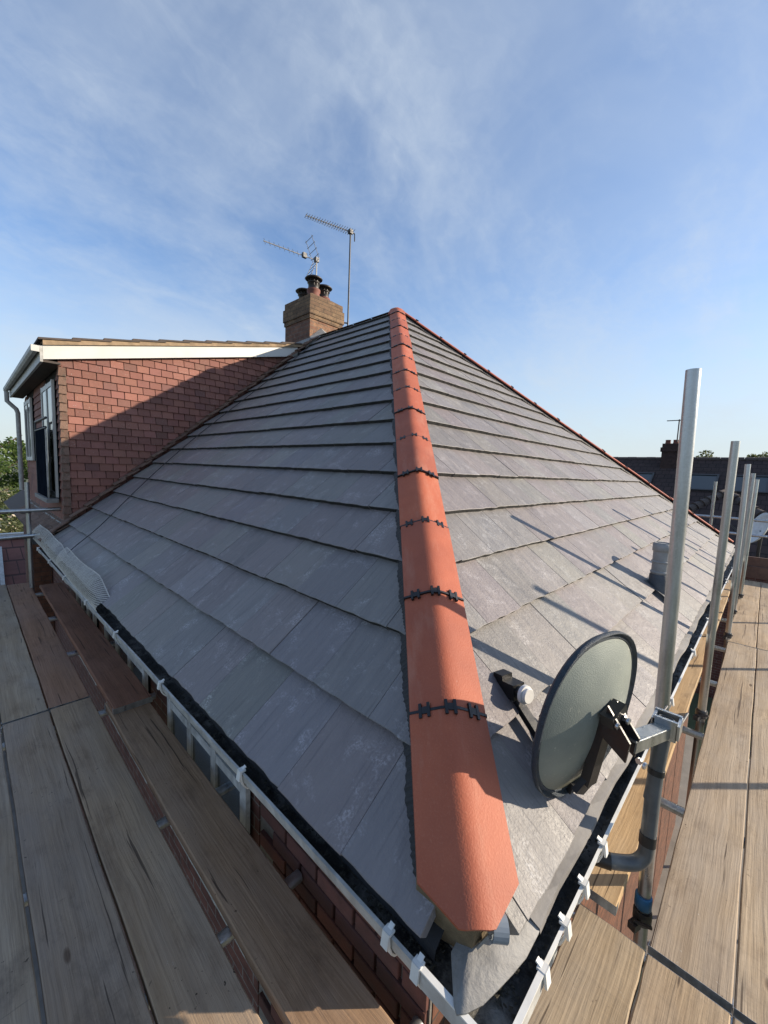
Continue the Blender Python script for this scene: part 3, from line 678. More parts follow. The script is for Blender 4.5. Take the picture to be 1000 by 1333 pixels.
# downpipe under the corner on the sunny wall
dp = MB(); dp.tube([(1.86, .42, -1.30), (1.86, .44, -1.42), (1.86, .52, -1.62), (1.86, .545, -1.8), (1.86, .545, -Z0)], .034, 16); dp = dp.obj('downpipe', 'pvc_white', house, HM)
for z in (-1.52, -1.86): q = MB(); q.lathe([(.042, -.03), (.042, .03), (.036, .032), (.036, -.032)], (1.86, .50 if z > -1.6 else .545, z), 16); q.obj('pipe_collar', 'pvc_white', dp)

# ------------------------------------------------------------------ the attached house with the tile-hung dormer
YC, XF = 6.22, .85                                          # cheek plane, dormer front plane
semi = thing('attached_house', 'adjoining old house with red tile-hung dormer and brick chimney stack', 'house', (4.6, 9.0, -Z0))
SM = at(semi)
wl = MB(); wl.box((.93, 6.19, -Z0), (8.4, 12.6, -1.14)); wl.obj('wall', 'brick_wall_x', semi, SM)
pz = lambda x: PZ + T * (x - PX)
rf = MB(); y0, y1 = 6.185, 12.8
rf.add([(.62, y0, pz(.62) - .012), (PX + 4, y0, pz(PX + 4) - .012), (8.72, y0, pz(.62) - .012), (.62, y1, pz(.62) - .012), (PX + 4, y1, pz(PX + 4) - .012), (8.72, y1, pz(.62) - .012)], [(0, 1, 4, 3), (1, 2, 5, 4), (0, 3, 5, 2), (0, 2, 1), (3, 4, 5)])
oroof = fix(rf.obj('roof', 'dark_tile', semi, SM))
# old plain tiles: strip beside the cheek and the apron below the dormer
ot = MB(); n = 5
ot.add([(-.08, 0, 0), (.08, 0, 0), (.08, .16, 0), (-.08, .16, 0), (-.08, 0, .013), (-.03, 0, .017), (.03, 0, .017), (.08, 0, .013), (.08, .16, .013), (.03, .16, .017), (-.03, .16, .017), (-.08, .16, .013)],
       [(3, 2, 1, 0), (4, 5, 10, 11), (5, 6, 9, 10), (6, 7, 8, 9), (0, 1, 7, 6, 5, 4), (1, 2, 8, 7), (2, 3, 11, 10, 9, 8), (3, 0, 4, 11)])
ot = ot.mesh('old_tile')
Ls = (Vector((0, -1, 0)), Vector((1 / G, 0, T / G)), Vector((-T / G, 0, 1 / G)))
def old(y, s, wide=1, up=.0):
    x = PX + s / G
    F = frame((x, y, pz(x)), *Ls) @ Matrix.Rotation(-.12 + random.uniform(-.03, .03), 4, 'X') @ Matrix.Rotation(random.uniform(-.05, .05), 4, 'Z') @ Matrix.Translation((0, 0, .012 + up))
    link('old_tile', ot, 'old_tile', oroof, F @ Matrix.Scale(wide, 4, (1, 0, 0)))
s = -.06; j = 0
while s < 4.95:
    old(6.150 + (.010 if j % 2 else -.012), s, .9, .066 + random.uniform(-.008, .010)); s += .10; j += 1
for j in range(4):
    for k in range(22): old(6.17 + .165 * k + (.08 if j % 2 else 0), -.06 + .10 * j, 1, .03)
mb = MB()
for k in range(30): mb.box((0, 0, 0), (.01, .01, .01)) if False else None
# dormer body
sl = .235; ztop = lambda x: 1.185 + sl * (x - XF)           # underside of the dormer roof
db = MB(); YE = 10.05
xe = (1.185 - sl * XF - PZ + T * PX) / (T - sl)              # where the cheek top meets the slope
db.add([(XF + .03, YC + .03, -.9), (XF + .03, YC + .03, ztop(XF)), (xe, YC + .03, ztop(xe)), (XF + .03, YE, -.9), (XF + .03, YE, ztop(XF)), (xe, YE, ztop(xe))], [(0, 1, 2), (3, 5, 4), (0, 3, 4, 1), (1, 4, 5, 2)])
dormer = fix(db.obj('dormer_wall', 'felt', semi, SM))
ht = {}
def hung(w_):
    w_ = round(w_, 3)
    if w_ not in ht:
        mb = MB(); mb.add([(0, 0, 0), (w_, 0, 0), (w_, .15, 0), (0, .15, 0), (.0015, 0, .017), (w_ - .0015, 0, .017), (w_ - .0015, .15, .012), (.0015, .15, .012)], [(3, 2, 1, 0), (4, 5, 6, 7), (0, 1, 5, 4), (1, 2, 6, 5), (2, 3, 7, 6), (3, 0, 4, 7)])
        ht[w_] = mb.mesh('hung_tile')
    return ht[w_]
z = -.80; j = 0; TW = .150
while z < ztop(xe) - .02:
    x = XF - .012; first = True
    xr = PX + (z + .10 - PZ) / T - .02                        # slope line at this height
    while x < xr:
        w_ = TW if not (first and j % 2) else TW * .55
        w_ = w_ if x + w_ < xr + .10 else max(.05, xr + .06 - x)
        if z < ztop(x + w_ / 2) - .02:
            low_top = ztop(x) - z
            F = frame((x, YC + .014, z), (1, 0, 0), (0, 0, 1), (0, -1, 0)) @ Matrix.Rotation(-.13 + random.uniform(-.025, .025), 4, 'X') @ Matrix.Rotation(random.uniform(-.012, .012), 4, 'Z')
            link('hung_tile', hung(w_ - .006), 'hung_tile', dormer, F, shade(.85, 1.12))
        x += w_; first = False
    z += .0945; j += 1
# front of the dormer: too foreshortened to pick tiles apart
mb = MB(); z = -.80; j = 0
while z < 1.06:
    y = YC - .01; 
    while y < YE:
        w_ = .174
        win = (6.55 < y + .08 < 7.62 and z > -.55) or (8.9 < y + .08 < 9.85 and z > -.1)
        if not win:
            F = frame((XF + .018, y, z), (0, -1, 0), (0, 0, 1), (-1, 0, 0)) @ Matrix.Rotation(-.10, 4, 'X') @ Matrix.Translation((-w_, 0, 0)); q = hung(w_ - .004)
            mb.add([F @ v.co for v in q.vertices], [tuple(p.vertices) for p in q.polygons])
        y += w_
    z += .1035; j += 1
o = mb.obj('front_tiles', 'hung_tile', dormer); o['kind'] = 'stuff'
mb = MB()                                                     # worn lichen-dark corner tiles
for j in range(18):
    z = -.78 + .1035 * j; mb.hexa([(XF - .020, YC - .020, z), (XF + .06, YC - .022, z), (XF + .06, YC + .06, z), (XF - .022, YC + .06, z), (XF - .006, YC - .004, z + .105), (XF + .06, YC - .004, z + .105), (XF + .06, YC + .06, z + .105), (XF - .006, YC + .06, z + .105)])
o = mb.obj('corner_tiles', 'old_tile', dormer); o['kind'] = 'stuff'
# juliet window with black screen
def dwin(y0, y1, z0, z1):
    wn = MB(); wn.box((XF - .005, y0, z0), (XF + .03, y1, z1)); wn = wn.obj('window', 'panel_black', semi, SM)
    fr = MB()
    for yy in (y0, (y0 + y1) / 2, y1): fr.box((XF - .035, yy - .028, z0), (XF - .006, yy + .028, z1))
    for zz in (z0, z1 - .07): fr.box((XF - .033, y0 + .029, zz), (XF - .007, y1 - .029, zz + .06))
    fr.obj('window_frame', 'white_paint', wn)
    gb = MB(); gb.box((XF - .026, y0 + .03, z0 + .03), (XF - .02, y1 - .03, z1 - .03)); gb.obj('window_pane', 'glass', wn)
    return wn
w1 = dwin(6.62, 7.55, -.50, .98); w2 = dwin(8.95, 9.8, -.05, .98)
bl = MB(); bl.box((XF - .115, 6.595, -.50), (XF - .10, 7.58, .40)); bl.obj('balcony_screen', 'panel_black', w1)
bl = MB(); bl.tube([(XF - .105, 6.56, .50), (XF - .105, 7.62, .50)], .016, 8); bl.tube([(XF - .108, 6.56, .38), (XF - .108, 7.62, .38)], .012, 8)
for y in (7.61,): bl.tube([(XF - .106, y, -.5), (XF - .106, y, .5)], .012, 8)
bl.obj('balcony_rail', 'aerial_dark', w1)
bl = MB(); bl.box((XF - .118, 6.565, -.50), (XF - .102, 6.59, .36)); bl.obj('screen_edge', 'pvc_weathered', w1)
sill = MB(); sill.box((XF - .14, 6.5, -.56), (XF - .02, 7.7, -.51)); sill.obj('sill', 'lead', semi, SM)
ap = MB(); ap.add([(.79, YC + .0, pz(.79) + .05), (XF - .0, YC + .0, pz(XF) + .07), (XF - .0, 9.9, pz(XF) + .07), (.79, 9.9, pz(.79) + .05)], [(0, 3, 2, 1)]); ap.obj('apron_flashing', 'dark_lead', semi, SM)
# barge board, verge, dormer roof
rb = MB(); x0, x1 = .70, xe - .02
for (za, zb, yf, yb, nm, mt) in ((-.02, .135, YC - .058, YC - .034, 'barge_board', 'white_paint'), (.1355, .195, YC - .085, YC + .1, 'verge_mortar', 'verge_cement')):
    mb = MB(); mb.hexa([(x0, yf, ztop(x0) + za), (x1 + .3 * (za > .1), yf, ztop(x1 + .3 * (za > .1)) + za), (x1 + .3 * (za > .1), yb, ztop(x1 + .3 * (za > .1)) + za), (x0, yb, ztop(x0) + za), (x0, yf, ztop(x0) + zb), (x1 + .3 * (za > .1), yf, ztop(x1 + .3 * (za > .1)) + zb), (x1 + .3 * (za > .1), yb, ztop(x1 + .3 * (za > .1)) + zb), (x0, yb, ztop(x0) + zb)]); mb.obj(nm, mt, semi, SM)
dr = MB(); dr.hexa([(.70, YC - .03, ztop(.7)), (4.2, YC - .03, ztop(4.2)), (4.2, 10.4, ztop(4.2)), (.70, 10.4, ztop(.7)), (.70, YC - .03, ztop(.7) + .17), (4.2, YC - .03, ztop(4.2) + .17), (4.2, 10.4, ztop(4.2) + .17), (.70, 10.4, ztop(.7) + .17)])
drf = dr.obj('dormer_roof', 'dark_tile', semi, SM)
ang = math.atan(sl); x = .66
vt = MB(); vt.bbox((0, -.1, 0), (.40, .5, .022), .004); vt = vt.mesh('verge_tile')
while x < 3.95:
    F = Matrix.Translation((x, YC, ztop(x) + .197)) @ Matrix.Rotation(-ang + .055, 4, 'Y'); link('verge_tile', vt, 'dark_tile', drf, F); x += .315
# eaves of the dormer: fascia, gutter, downpipe
mb = MB(); mb.box((.672, YC - .06, ztop(.7) - .05), (.698, 10.42, ztop(.7) + .13)); mb.obj('fascia', 'pvc_weathered', semi, SM)
mb = MB(); mb.box((.699, YC - .033, ztop(.7) - .045), (.86, 10.40, ztop(.7) - .02)); mb.obj('soffit', 'dark_tile', semi, SM)
mb = MB(); vs = []; prof = [(.0, .03), (.004, -.03), (.03, -.065), (.075, -.065), (.10, -.03), (.104, .03), (.098, .03), (.094, -.026), (.072, -.058), (.032, -.058), (.01, -.028), (.006, .03)]
for y in (YC - .075, 10.5): vs += [(.592 + a * .75, y, ztop(.7) + .095 + b * .7) for a, b in prof]
n = len(prof); mb.add(vs, [(k, (k + 1) % n, n + (k + 1) % n, n + k) for k in range(n)] + [tuple(range(n)), tuple(range(n, 2 * n))]); fix(mb.obj('dormer_gutter', 'pvc_weathered', semi, SM)); mb = MB(); mb.box((.594, YC - .085, ztop(.7) + .05), (.668, YC - .076, ztop(.7) + .118)); mb.obj('gutter_stop', 'white_paint', semi, SM)
mb = MB(); zt = ztop(.7); mb.tube([(.62, 10.2, zt + .03), (.62, 10.2, zt - .14), (.74, 10.2, zt - .27), (.76, 10.2, zt - .34), (.76, 10.2, -.62)], .036, 12); mb.obj('downpipe', 'pvc_weathered', semi, SM)

# chimney stack
cx0, cx1, cy0, cy1, cz0, czb, czt = 4.43, 5.16, 6.22, 7.02, 1.9, 2.76, 3.10
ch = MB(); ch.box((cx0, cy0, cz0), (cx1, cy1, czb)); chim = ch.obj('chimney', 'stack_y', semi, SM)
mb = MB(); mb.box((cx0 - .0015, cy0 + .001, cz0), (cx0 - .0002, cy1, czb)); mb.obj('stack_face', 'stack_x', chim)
o_ = .035; mb = MB(); mb.box((cx0 - .018, cy0 - .018, czb - .075), (cx1 + .018, cy1 + .018, czb)); mb.box((cx0 - o_, cy0 - o_, czb), (cx1 + o_, cy1 + o_, czb + .22)); mb.box((cx0 - .012, cy0 - .012, czb + .22), (cx1 + .012, cy1 + .012, czt)); 
mb.obj('stack_corbel', 'stack_head', chim)
mb = MB()
for i in range(14):                                           # courses of the weathered head, alternating proud and recessed
    for side in range(2):
        z = czb + .012 + i * .0245
        if z > czt - .03: continue
mb.hexa([(cx0 - .01, cy0 - .01, czt), (cx1 + .01, cy0 - .01, czt), (cx1 + .01, cy1 + .01, czt), (cx0 - .01, cy1 + .01, czt), (cx0 + .14, cy0 + .14, czt + .09), (cx1 - .14, cy0 + .14, czt + .09), (cx1 - .14, cy1 - .14, czt + .09), (cx0 + .14, cy1 - .14, czt + .09)]); mb.obj('flaunching', 'stack_head', chim)
for (x, y, h_) in ((4.66, 6.45, .13), (4.97, 6.55, .10), (4.72, 6.84, .03)):
    mb = MB(); zb = czt + .02; mb.lathe([(.125, 0), (.12, h_ * .5), (.105, h_ * .8), (.125, h_ + .01), (.125, h_ + .045), (.10, h_ + .05)], (x, y, zb), 18); mb.obj('chimney_pot', 'pot', chim)
    mb = MB(); mb.lathe([(.10, 0), (.098, .10), (.118, .11), (.118, .125), (.088, .128)], (x, y, zb + h_ + .048), 18)
    for k in range(9):
        a = 2 * math.pi * k / 9; mb.beam((x + .088 * math.cos(a), y + .088 * math.sin(a), zb + h_ + .10), (x + .088 * math.cos(a), y + .088 * math.sin(a), zb + h_ + .225), .02, .012)
    mb.lathe([(.155, 0), (.165, .012), (.14, .035), (.05, .05), (0, .052)], (x, y, zb + h_ + .222), 20); mb.obj('chimney_cowl', 'cowl', chim)
mb = MB()                                                     # lead flashing stepping up the stack foot
mb.add([(cx0 - .004, cy0 + .0, pz(cx0) + .15), (cx0 - .006, cy1, pz(cx0) + .13), (cx0 - .16, cy1, pz(cx0 - .16) + .045), (cx0 - .16, cy0 - .12, pz(cx0 - .16) + .045), (cx0 - .004, cy0 - .12, pz(cx0) + .05)], [(0, 1, 2, 3), (0, 3, 4)])
xm = PX + 4
mb.add([(cx0 - .004, cy0 - .005, pz(cx0) + .16), (xm, cy0 - .005, pz(xm) + .17), (cx0 + .46, cy0 - .005, pz(xm) + .10), (cx0 - .02, cy0 - .13, pz(cx0 - .02) + .045), (xm, cy0 - .13, pz(xm) + .062), (cx0 + .46, cy0 - .13, pz(xm) + .02)], [(0, 3, 4, 1), (1, 4, 5, 2)])
mb.obj('chimney_flashing', 'lead', chim)

# ------------------------------------------------------------------ aerials on the stack
def aerial(name, label, foot, top, ends, yagi):
    t = thing(name, label, 'aerial', foot)
    M_ = at(t); mb = MB(); mb.tube([foot, top], .016 if not yagi else .013, 10); mb.obj('mast', 'aerial_dark' if not yagi else 'pvc_weathered', t, M_)
    a, b = Vector(ends[0]), Vector(ends[1]); d = (b - a); mb = MB(); mb.beam(a, b, .013, .013); mb.obj('boom', 'aerial_metal', t, M_)
    side = d.cross(Vector((0, 0, 1))).normalized(); upv = side.cross(d).normalized()
    n = 8 if yagi else 20
    for k in range(n):
        f = (k + .15) / n if not yagi else k / n * .92
        c = b.lerp(a, f) if not yagi else b.lerp(a, .02 + f * .72)
        mb = MB(); L_ = (.075 + .05 * k / n) if not yagi else .07
        if yagi: mb.tube([c - (upv * .85 + side * .5) * L_, c + (upv * .85 + side * .5) * L_], .0045, 6)
        else: mb.tube([c - side * L_, c + side * L_], .0045, 6); mb.tube([c + upv * .02 - side * .01, c - upv * .05], .004, 6)
        mb.obj('element', 'aerial_metal', t, M_)
    mb = MB(); c = Vector(top); mb.box(c - Vector((.035, .035, .045)), c + Vector((.035, .035, .03))); mb.obj('clamp', 'aerial_dark', t, M_)
    if yagi:
        c = b.lerp(a, .72); mb = MB(); mb.box(c - Vector((.04, .03, .03)), c + Vector((.04, .03, .05))); mb.obj('dipole_box', 'aerial_dark', t, M_)
        base = b.lerp(a, .94); dn_ = d.normalized()
        for sgn in (1, -1):
            mb = MB(); edge = []
            for k in range(4):
                f = .05 + .09 * k; c = base + upv * sgn * f + dn_ * (f * .45)
                mb.tube([c - side * .16, c + side * .16], .005, 6)
            for s_ in (-.12, .12): mb.tube([base + side * s_, base + upv * sgn * .34 + dn_ * .155 + side * s_], .005, 6)
            mb.obj('reflector', 'aerial_metal', t, M_)
    else:
        mb = MB(); mb.tube([Vector(top) + Vector((.0, 0, -.02)), Vector(top) + Vector((.07, -.04, -.03)), Vector(top) + Vector((.075, -.04, -.16))], .011, 8); mb.obj('cable_loop', 'black_plastic', t, M_)
        f = Vector(foot)
        mb = MB()
        for dz in (.05, .22): mb.beam((5.18, 6.30, f.z + dz), (f.x + .01, f.y, f.z + dz), .03, .02)
        mb.obj('bracket', 'aerial_dark', t, M_)
    return t
aerial('television_aerial', 'short spiked television aerial with mesh reflector above the chimney pots', (4.75, 6.50, 3.12), (4.75, 6.50, 3.88), ((4.80, 6.49, 3.865), (3.757, 6.677, 3.86)), True)
aerial('television_aerial', 'log-style television aerial on a tall mast beside the chimney stack', (5.32, 6.22, 2.62), (5.32, 6.22, 4.52), ((5.40, 6.20, 4.515), (4.468, 6.468, 4.515)), False)

# ------------------------------------------------------------------ vent pipe on the sunny slope
vb = Vector((3.56, .52, pz(PX) + T * (.52 - PY)))
vent = thing('vent_pipe', 'grey ringed vent pipe rising through the sunny slates', 'pipe', vb); VM = at(vent)
mb = MB(); mb.tube([vb + Vector((0, 0, .02)), vb + Vector((0, 0, .40))], .055, 24, hollow=.86); mb.obj('pipe', 'pipe_grey', vent, VM)
for z, h_ in ((.17, .015), (.25, .012), (.335, .055)):
    mb = MB(); mb.lathe([(.056, 0), (.062, .004), (.062, h_), (.056, h_ + .004)], vb + Vector((0, 0, z)), 24); mb.obj('ring', 'pipe_grey', vent, VM)
mb = MB(); mb.lathe([(.10, -.10), (.085, 0), (.068, .06), (.064, .16), (.058, .165)], vb, 24); mb.obj('lead_sleeve', 'dark_lead', vent, VM)
Rs = (Vector((1, 0, 0)), Vector((0, 1 / G, T / G)), Vector((0, -T / G, 1 / G)))
mb = MB(); mb.bbox((-.09, -.10, 0), (.10, .13, .004), .002); mb.obj('lead_slate', 'dark_lead', vent, VM @ frame(vb, *Rs) @ Matrix.Rotation(-TILT, 4, 'X') @ Matrix.Translation((0, 0, .047)))

# ------------------------------------------------------------------ satellite dish on a cranked mast
mast = [Vector(p) for p in ((1.20, .43, -1.135), (1.262, .258, -1.125), (1.30, .215, -1.135), (1.335, .178, -1.135), (1.352, .160, -1.115), (1.360, .156, -1.085), (1.372, .157, -1.0), (1.394, .158, -.852), (1.421, .150, -.700))]
dish = thing('satellite_dish', 'grey perforated satellite dish on a cranked mast beside the gutter', 'satellite dish', mast[0]); DM = at(dish)
def smooth_path(pts, k=4):
    out = []
    for i in range(len(pts) - 1):
        p0, p1, p2, p3 = pts[max(i - 1, 0)], pts[i], pts[i + 1], pts[min(i + 2, len(pts) - 1)]
        for j in range(k):
            t = j / k; out.append(.5 * ((2 * p1) + (p2 - p0) * t + (2 * p0 - 5 * p1 + 4 * p2 - p3) * t * t + (3 * p1 - p0 - 3 * p2 + p3) * t ** 3))
    return out + [pts[-1]]
mb = MB(); mb.tube(smooth_path(mast), .0205, 18, hollow=.8); mb.obj('mast', 'mast_grey', dish, DM)
for p, q in ((mast[7].lerp(mast[6], .0), mast[7].lerp(mast[6], .11)), (mast[6].lerp(mast[5], .55), mast[6].lerp(mast[5], .9)), (mast[1].lerp(mast[0], -.18), mast[1].lerp(mast[0], .15))):
    mb = MB(); mb.tube([p, q], .0225, 18); mb.obj('tape_band', 'black_plastic', dish, DM)
DC = Vector((1.21, .312, -.672)); az, el = R(75), R(7); da, dbb = .206, .238
dn_ = Vector((math.cos(el) * math.cos(az), math.cos(el) * math.sin(az), math.sin(el))); dh = Vector((-math.sin(az), math.cos(az), 0)); dv = dn_.cross(dh)
if dv.z < 0: dv = -dv
DF = frame(DC, dh, dn_, dv)                                    # local: x across, y boresight, z up
mb = MB(); rings, seg = 10, 56; vs = []
def sup(a):                                                    # rounded outline, a little squarer than an ellipse
    c, s = math.cos(a), math.sin(a); k = (abs(c) ** 2.3 + abs(s) ** 2.3) ** (-1 / 2.3); return c * k, s * k
for layer in (0, 1):
    for r in range(rings + 1):
        for k in range(seg):
            cx, cz = sup(2 * math.pi * k / seg); f = max(r / rings, .001)
            vs.append((cx * da * f, -.052 * (1 - f * f) - (.0025 if layer else 0), cz * dbb * f))
fs = []
for layer in (0, 1):
    b0 = layer * (rings + 1) * seg
    for r in range(rings):
        for k in range(seg):
            q = (b0 + r * seg + k, b0 + r * seg + (k + 1) % seg, b0 + (r + 1) * seg + (k + 1) % seg, b0 + (r + 1) * seg + k); fs.append(q if layer else tuple(reversed(q)))
mb.add(vs, fs, True); refl = mb.obj('reflector', 'dish_mesh', dish, DM @ DF)
mb = MB(); vs = []
prof = [(.985, -.004), (1.0, .004), (1.045, .010), (1.075, .002), (1.075, -.010), (1.06, -.012), (1.04, .0), (1.0, -.006)]
for k in range(seg):
    cx, cz = sup(2 * math.pi * k / seg); vs += [(cx * da * f, y, cz * dbb * f) for f, y in prof]
n = len(prof); mb.add(vs, [(k * n + i, k * n + (i + 1) % n, ((k + 1) % seg) * n + (i + 1) % n, ((k + 1) % seg) * n + i) for k in range(seg) for i in range(n)], True); fix(mb.obj('rim', 'dish_rim', refl))
def dl(x, y, z): return DF @ Vector((x, y, z))
LN = dl(.0, .235, -.085)
mb = MB(); mb.beam(dl(0, .0, -.245), LN + dn_ * .0 + Vector((0, 0, -.035)), .032, .022); mb.beam(dl(0, -.02, -.235), dl(0, .04, -.225), .05, .035); mb.obj('feed_arm', 'black_plastic', dish, DM)
mb = MB(); lk = (DC - LN + Vector((0, 0, -.03))).normalized(); mb.beam(LN - lk * .07, LN + lk * .005, .055, .052); mb.beam(LN - lk * .085 + Vector((0, 0, .0)), LN - lk * .045, .05, .085); mb.lathe([(.022, 0), (.022, .03)], LN, 18, lk); mb.beam(LN - lk * .06 + Vector((0, 0, -.02)), LN - lk * .03 + Vector((0, 0, -.07)), .03, .03)
lnb = mb.obj('receiver_head', 'black_plastic', dish, DM)
mb = MB(); mb.lathe([(.027, .010), (.031, .012), (.031, .024), (.025, .025), (.025, .034), (.023, .036), (.004, .036)], LN + lk * .012, 28, lk); mb.sm = [False] * len(mb.sm); mb.obj('feed_cap', 'lnb_white', lnb)
# brackets behind the dish
B0 = dl(.02, -.058, .03)
mb = MB(); mb.beam(dl(.015, -.060, .055), dl(.025, -.056, -.17), .042, .026, -dn_); mb.beam(dl(.015, -.058, -.15), dl(.045, -.045, -.205), .05, .016, -dn_); mb.beam(dl(-.02, -.07, .07), dl(.045, -.075, .045), .034, .034)
pA = dl(-.012, -.065, .05); pB = dl(-.016, -.135, .0)
mb.prism([pA + dv * .035, pB + dv * .022, pB - dv * .035, pA - dv * .055], dh * .006); mb.prism([pA + dv * .035 + dh * .045, pB + dv * .022 + dh * .045, pB - dv * .035 + dh * .045, pA - dv * .055 + dh * .045], dh * .006)
mb.obj('dish_bracket', 'black_plastic', dish, DM)
ct = mast[8] + Vector((0, 0, -.02))
mb = MB(); e0 = dl(.0, -.115, .01); e1 = ct + Vector((-.03, .005, .005))
mb.beam(e0, e1, .038, .005, (0, 0, 1)); sd = (e1 - e0).cross(Vector((0, 0, 1))).normalized()
for s_ in (-.019, .019): mb.beam(e0 + sd * s_ + Vector((0, 0, -.014)), e1 + sd * s_ + Vector((0, 0, -.014)), .004, .03)
mb.obj('galvanised_arm', 'galvanised', dish, DM)
mb = MB(); mb.box(ct + Vector((-.034, -.03, -.03)), ct + Vector((-.024, .03, .03))); mb.box(ct + Vector((.024, -.034, -.03)), ct + Vector((.034, .034, .026)))
mb.box(ct + Vector((-.034, .026, -.028)), ct + Vector((.034, .034, .022))); mb.box(ct + Vector((-.034, -.036, -.022)), ct + Vector((.034, -.028, .022))); mb.obj('mast_clamp', 'galvanised', dish, DM)
mb = MB()
for s_ in (-.027, .027): mb.tube([ct + Vector((-.03, s_, .0)), ct + Vector((.125, s_ - .01, -.004))], .0042, 8); mb.lathe([(.009, 0), (.009, .008)], ct + Vector((.034, s_, 0)), 6, (1, 0, 0))
mb.obj('clamp_bolt', 'aerial_dark', dish, DM)
mb = MB()
for s_ in ((.0, -.09, .055), (.04, -.085, .05), (.0, -.15, -.03)): mb.lathe([(.009, 0), (.009, .006)], dl(*s_), 6, -dh); mb.lathe([(.009, 0), (.009, .006)], dl(s_[0], s_[1] - .012, s_[2]), 6, -dn_)
mb.obj('bracket_bolt', 'bolt', dish, DM)
L0 = LN - lk * .04 + Vector((0, 0, -.03))
for k, (dx, dd) in enumerate(((.0, .07), (.012, .05), (-.01, .085))):
    P = [L0 + Vector((dx, 0, 0)), L0 + Vector((dx - .02, -.02, -dd)), L0 + Vector((dx + .03, -.09, -dd - .035)), L0 + Vector((dx + .07, -.13, -dd - .02)), L0 + Vector((dx + .05, -.10, -.05)), dl(.0, .03, -.22)]
    mb = MB(); mb.tube(smooth_path(P, 6), .0032, 8); mb.obj('cable', 'black_plastic' if k else 'pvc_white', dish, DM)

# ------------------------------------------------------------------ cable lying on the shaded slope, mesh guard in the gutter
def lift(p, h=.054): return Vector(p) + Vector((-T / G, 0, 1 / G)) * h
P = [lift(p) for p in ((.72, 4.93, -.961), (.788, 4.957, -.903), (.994, 4.990, -.728), (1.25, 5.162, -.5104), (1.492, 5.323, -.3047), (1.823, 5.493, -.0233), (2.242, 5.628, .3328), (2.70, 5.685, .722), (3.4, 5.74, 1.317), (4.2, 5.90, 1.997))]
mb = MB(); mb.tube(smooth_path(P, 8), .0045, 6); o = mb.obj('cable', 'black_plastic'); tag(o, 'thin black cable trailing down the shaded slates from the chimney', 'cable')
def mesh_guard(y0, y1, label, ph):
    mb = MB(); cell = .026; n = int((y1 - y0) / cell); m = 7
    def pt(i, j):
        y = y0 + (y1 - y0) * i / n; f = j / m
        end = min(1, .45 + 3.2 * (i / n)); h_ = (.165 + .007 * math.sin(i * .11 + ph)) * (f ** .95) * end
        return Vector((.590 + .085 * f ** 1.5 - .020 * math.sin(f * 3.0) + .003 * math.sin(i * .13 + ph), y, -1.035 + h_))
    wr = .0052
    for i in range(n):
        for j in range(m):
            for a, b2 in ((pt(i, j), pt(i + 1, j + 1)), (pt(i + 1, j), pt(i, j + 1))):
                d = (b2 - a); s_ = d.cross(Vector((1, 0, -.4))).normalized() * wr / 2
                mb.add([a - s_, a + s_, b2 + s_, b2 - s_], [(0, 1, 2, 3)])
    mb.tube([pt(i, m) for i in range(0, n + 1, 3)], .0035, 5); mb.tube([pt(i, 0) for i in range(0, n + 1, 3)], .0035, 5)
    o = mb.obj('gutter_guard', 'wire_mesh'); tag(o, label, 'gutter guard')
mesh_guard(3.25, 4.95, 'bent white wire mesh guard in the gutter, its frayed end lying on clean slates', .3)
mesh_guard(4.85, 6.9, 'white wire mesh guard in the gutter below the tile-hung dormer', 2.1)

# ------------------------------------------------------------------ scaffold
ZD = -1.65; BT = .038
def board(p, q, width, z, color, label, group='scaffold boards'):
    """p, q: centre line ends in plan; z: top face"""
    p, q = Vector((*p, z)), Vector((*q, z)); d = (q - p); L_ = d.length; d.normalize(); n = Vector((0, 0, 1)).cross(d)
    t = thing('scaffold_board', label, 'scaffold board', tuple((p + q) / 2 - Vector((0, 0, BT))), group)
    seg = 14; mb = MB(); vs = []; w2 = width / 2; c_ = .004
    for i in range(seg + 1):
        x = -L_ / 2 + L_ * i / seg; wv = .0012 * math.sin(i * 1.3 + L_) ; k = .0015 * math.sin(i * 2.1 + q.x * 3)
        vs += [(x, -w2 + k, 0), (x, w2 + k, 0), (x, w2 + k, BT - c_ + wv), (x, w2 - c_ + k, BT + wv), (x, 0, BT + wv + .001), (x, -w2 + c_ + k, BT + wv), (x, -w2 + k, BT - c_ + wv)]
    fs = [(i * 7 + k, i * 7 + (k + 1) % 7, (i + 1) * 7 + (k + 1) % 7, (i + 1) * 7 + k) for i in range(seg) for k in range(7)] + [tuple(range(7)), tuple(seg * 7 + k for k in range(7))]
    mb.add(vs, fs); RM = frame((0, 0, 0), d, n, (0, 0, 1)); o = fix(mb.obj('plank', 'wood', t, RM, color))
    for s_ in (-1, 1):
        hb = MB(); x = s_ * (L_ / 2 - .0); hb.box((x - (.001 if s_ < 0 else .0), -w2 - .0012, -.001), (x + (.0 if s_ < 0 else .001), w2 + .0012, BT + .001)); hb.box((x - (0 if s_ < 0 else .03), -w2 - .0015, .004), (x + (.03 if s_ < 0 else 0), -w2 - .0004, BT - .004)); hb.box((x - (0 if s_ < 0 else .03), w2 + .0022, .004), (x + (.03 if s_ < 0 else 0), w2 + .0034, BT - .004))
        hb.obj('end_band', 'galvanised', t, RM)
    return t
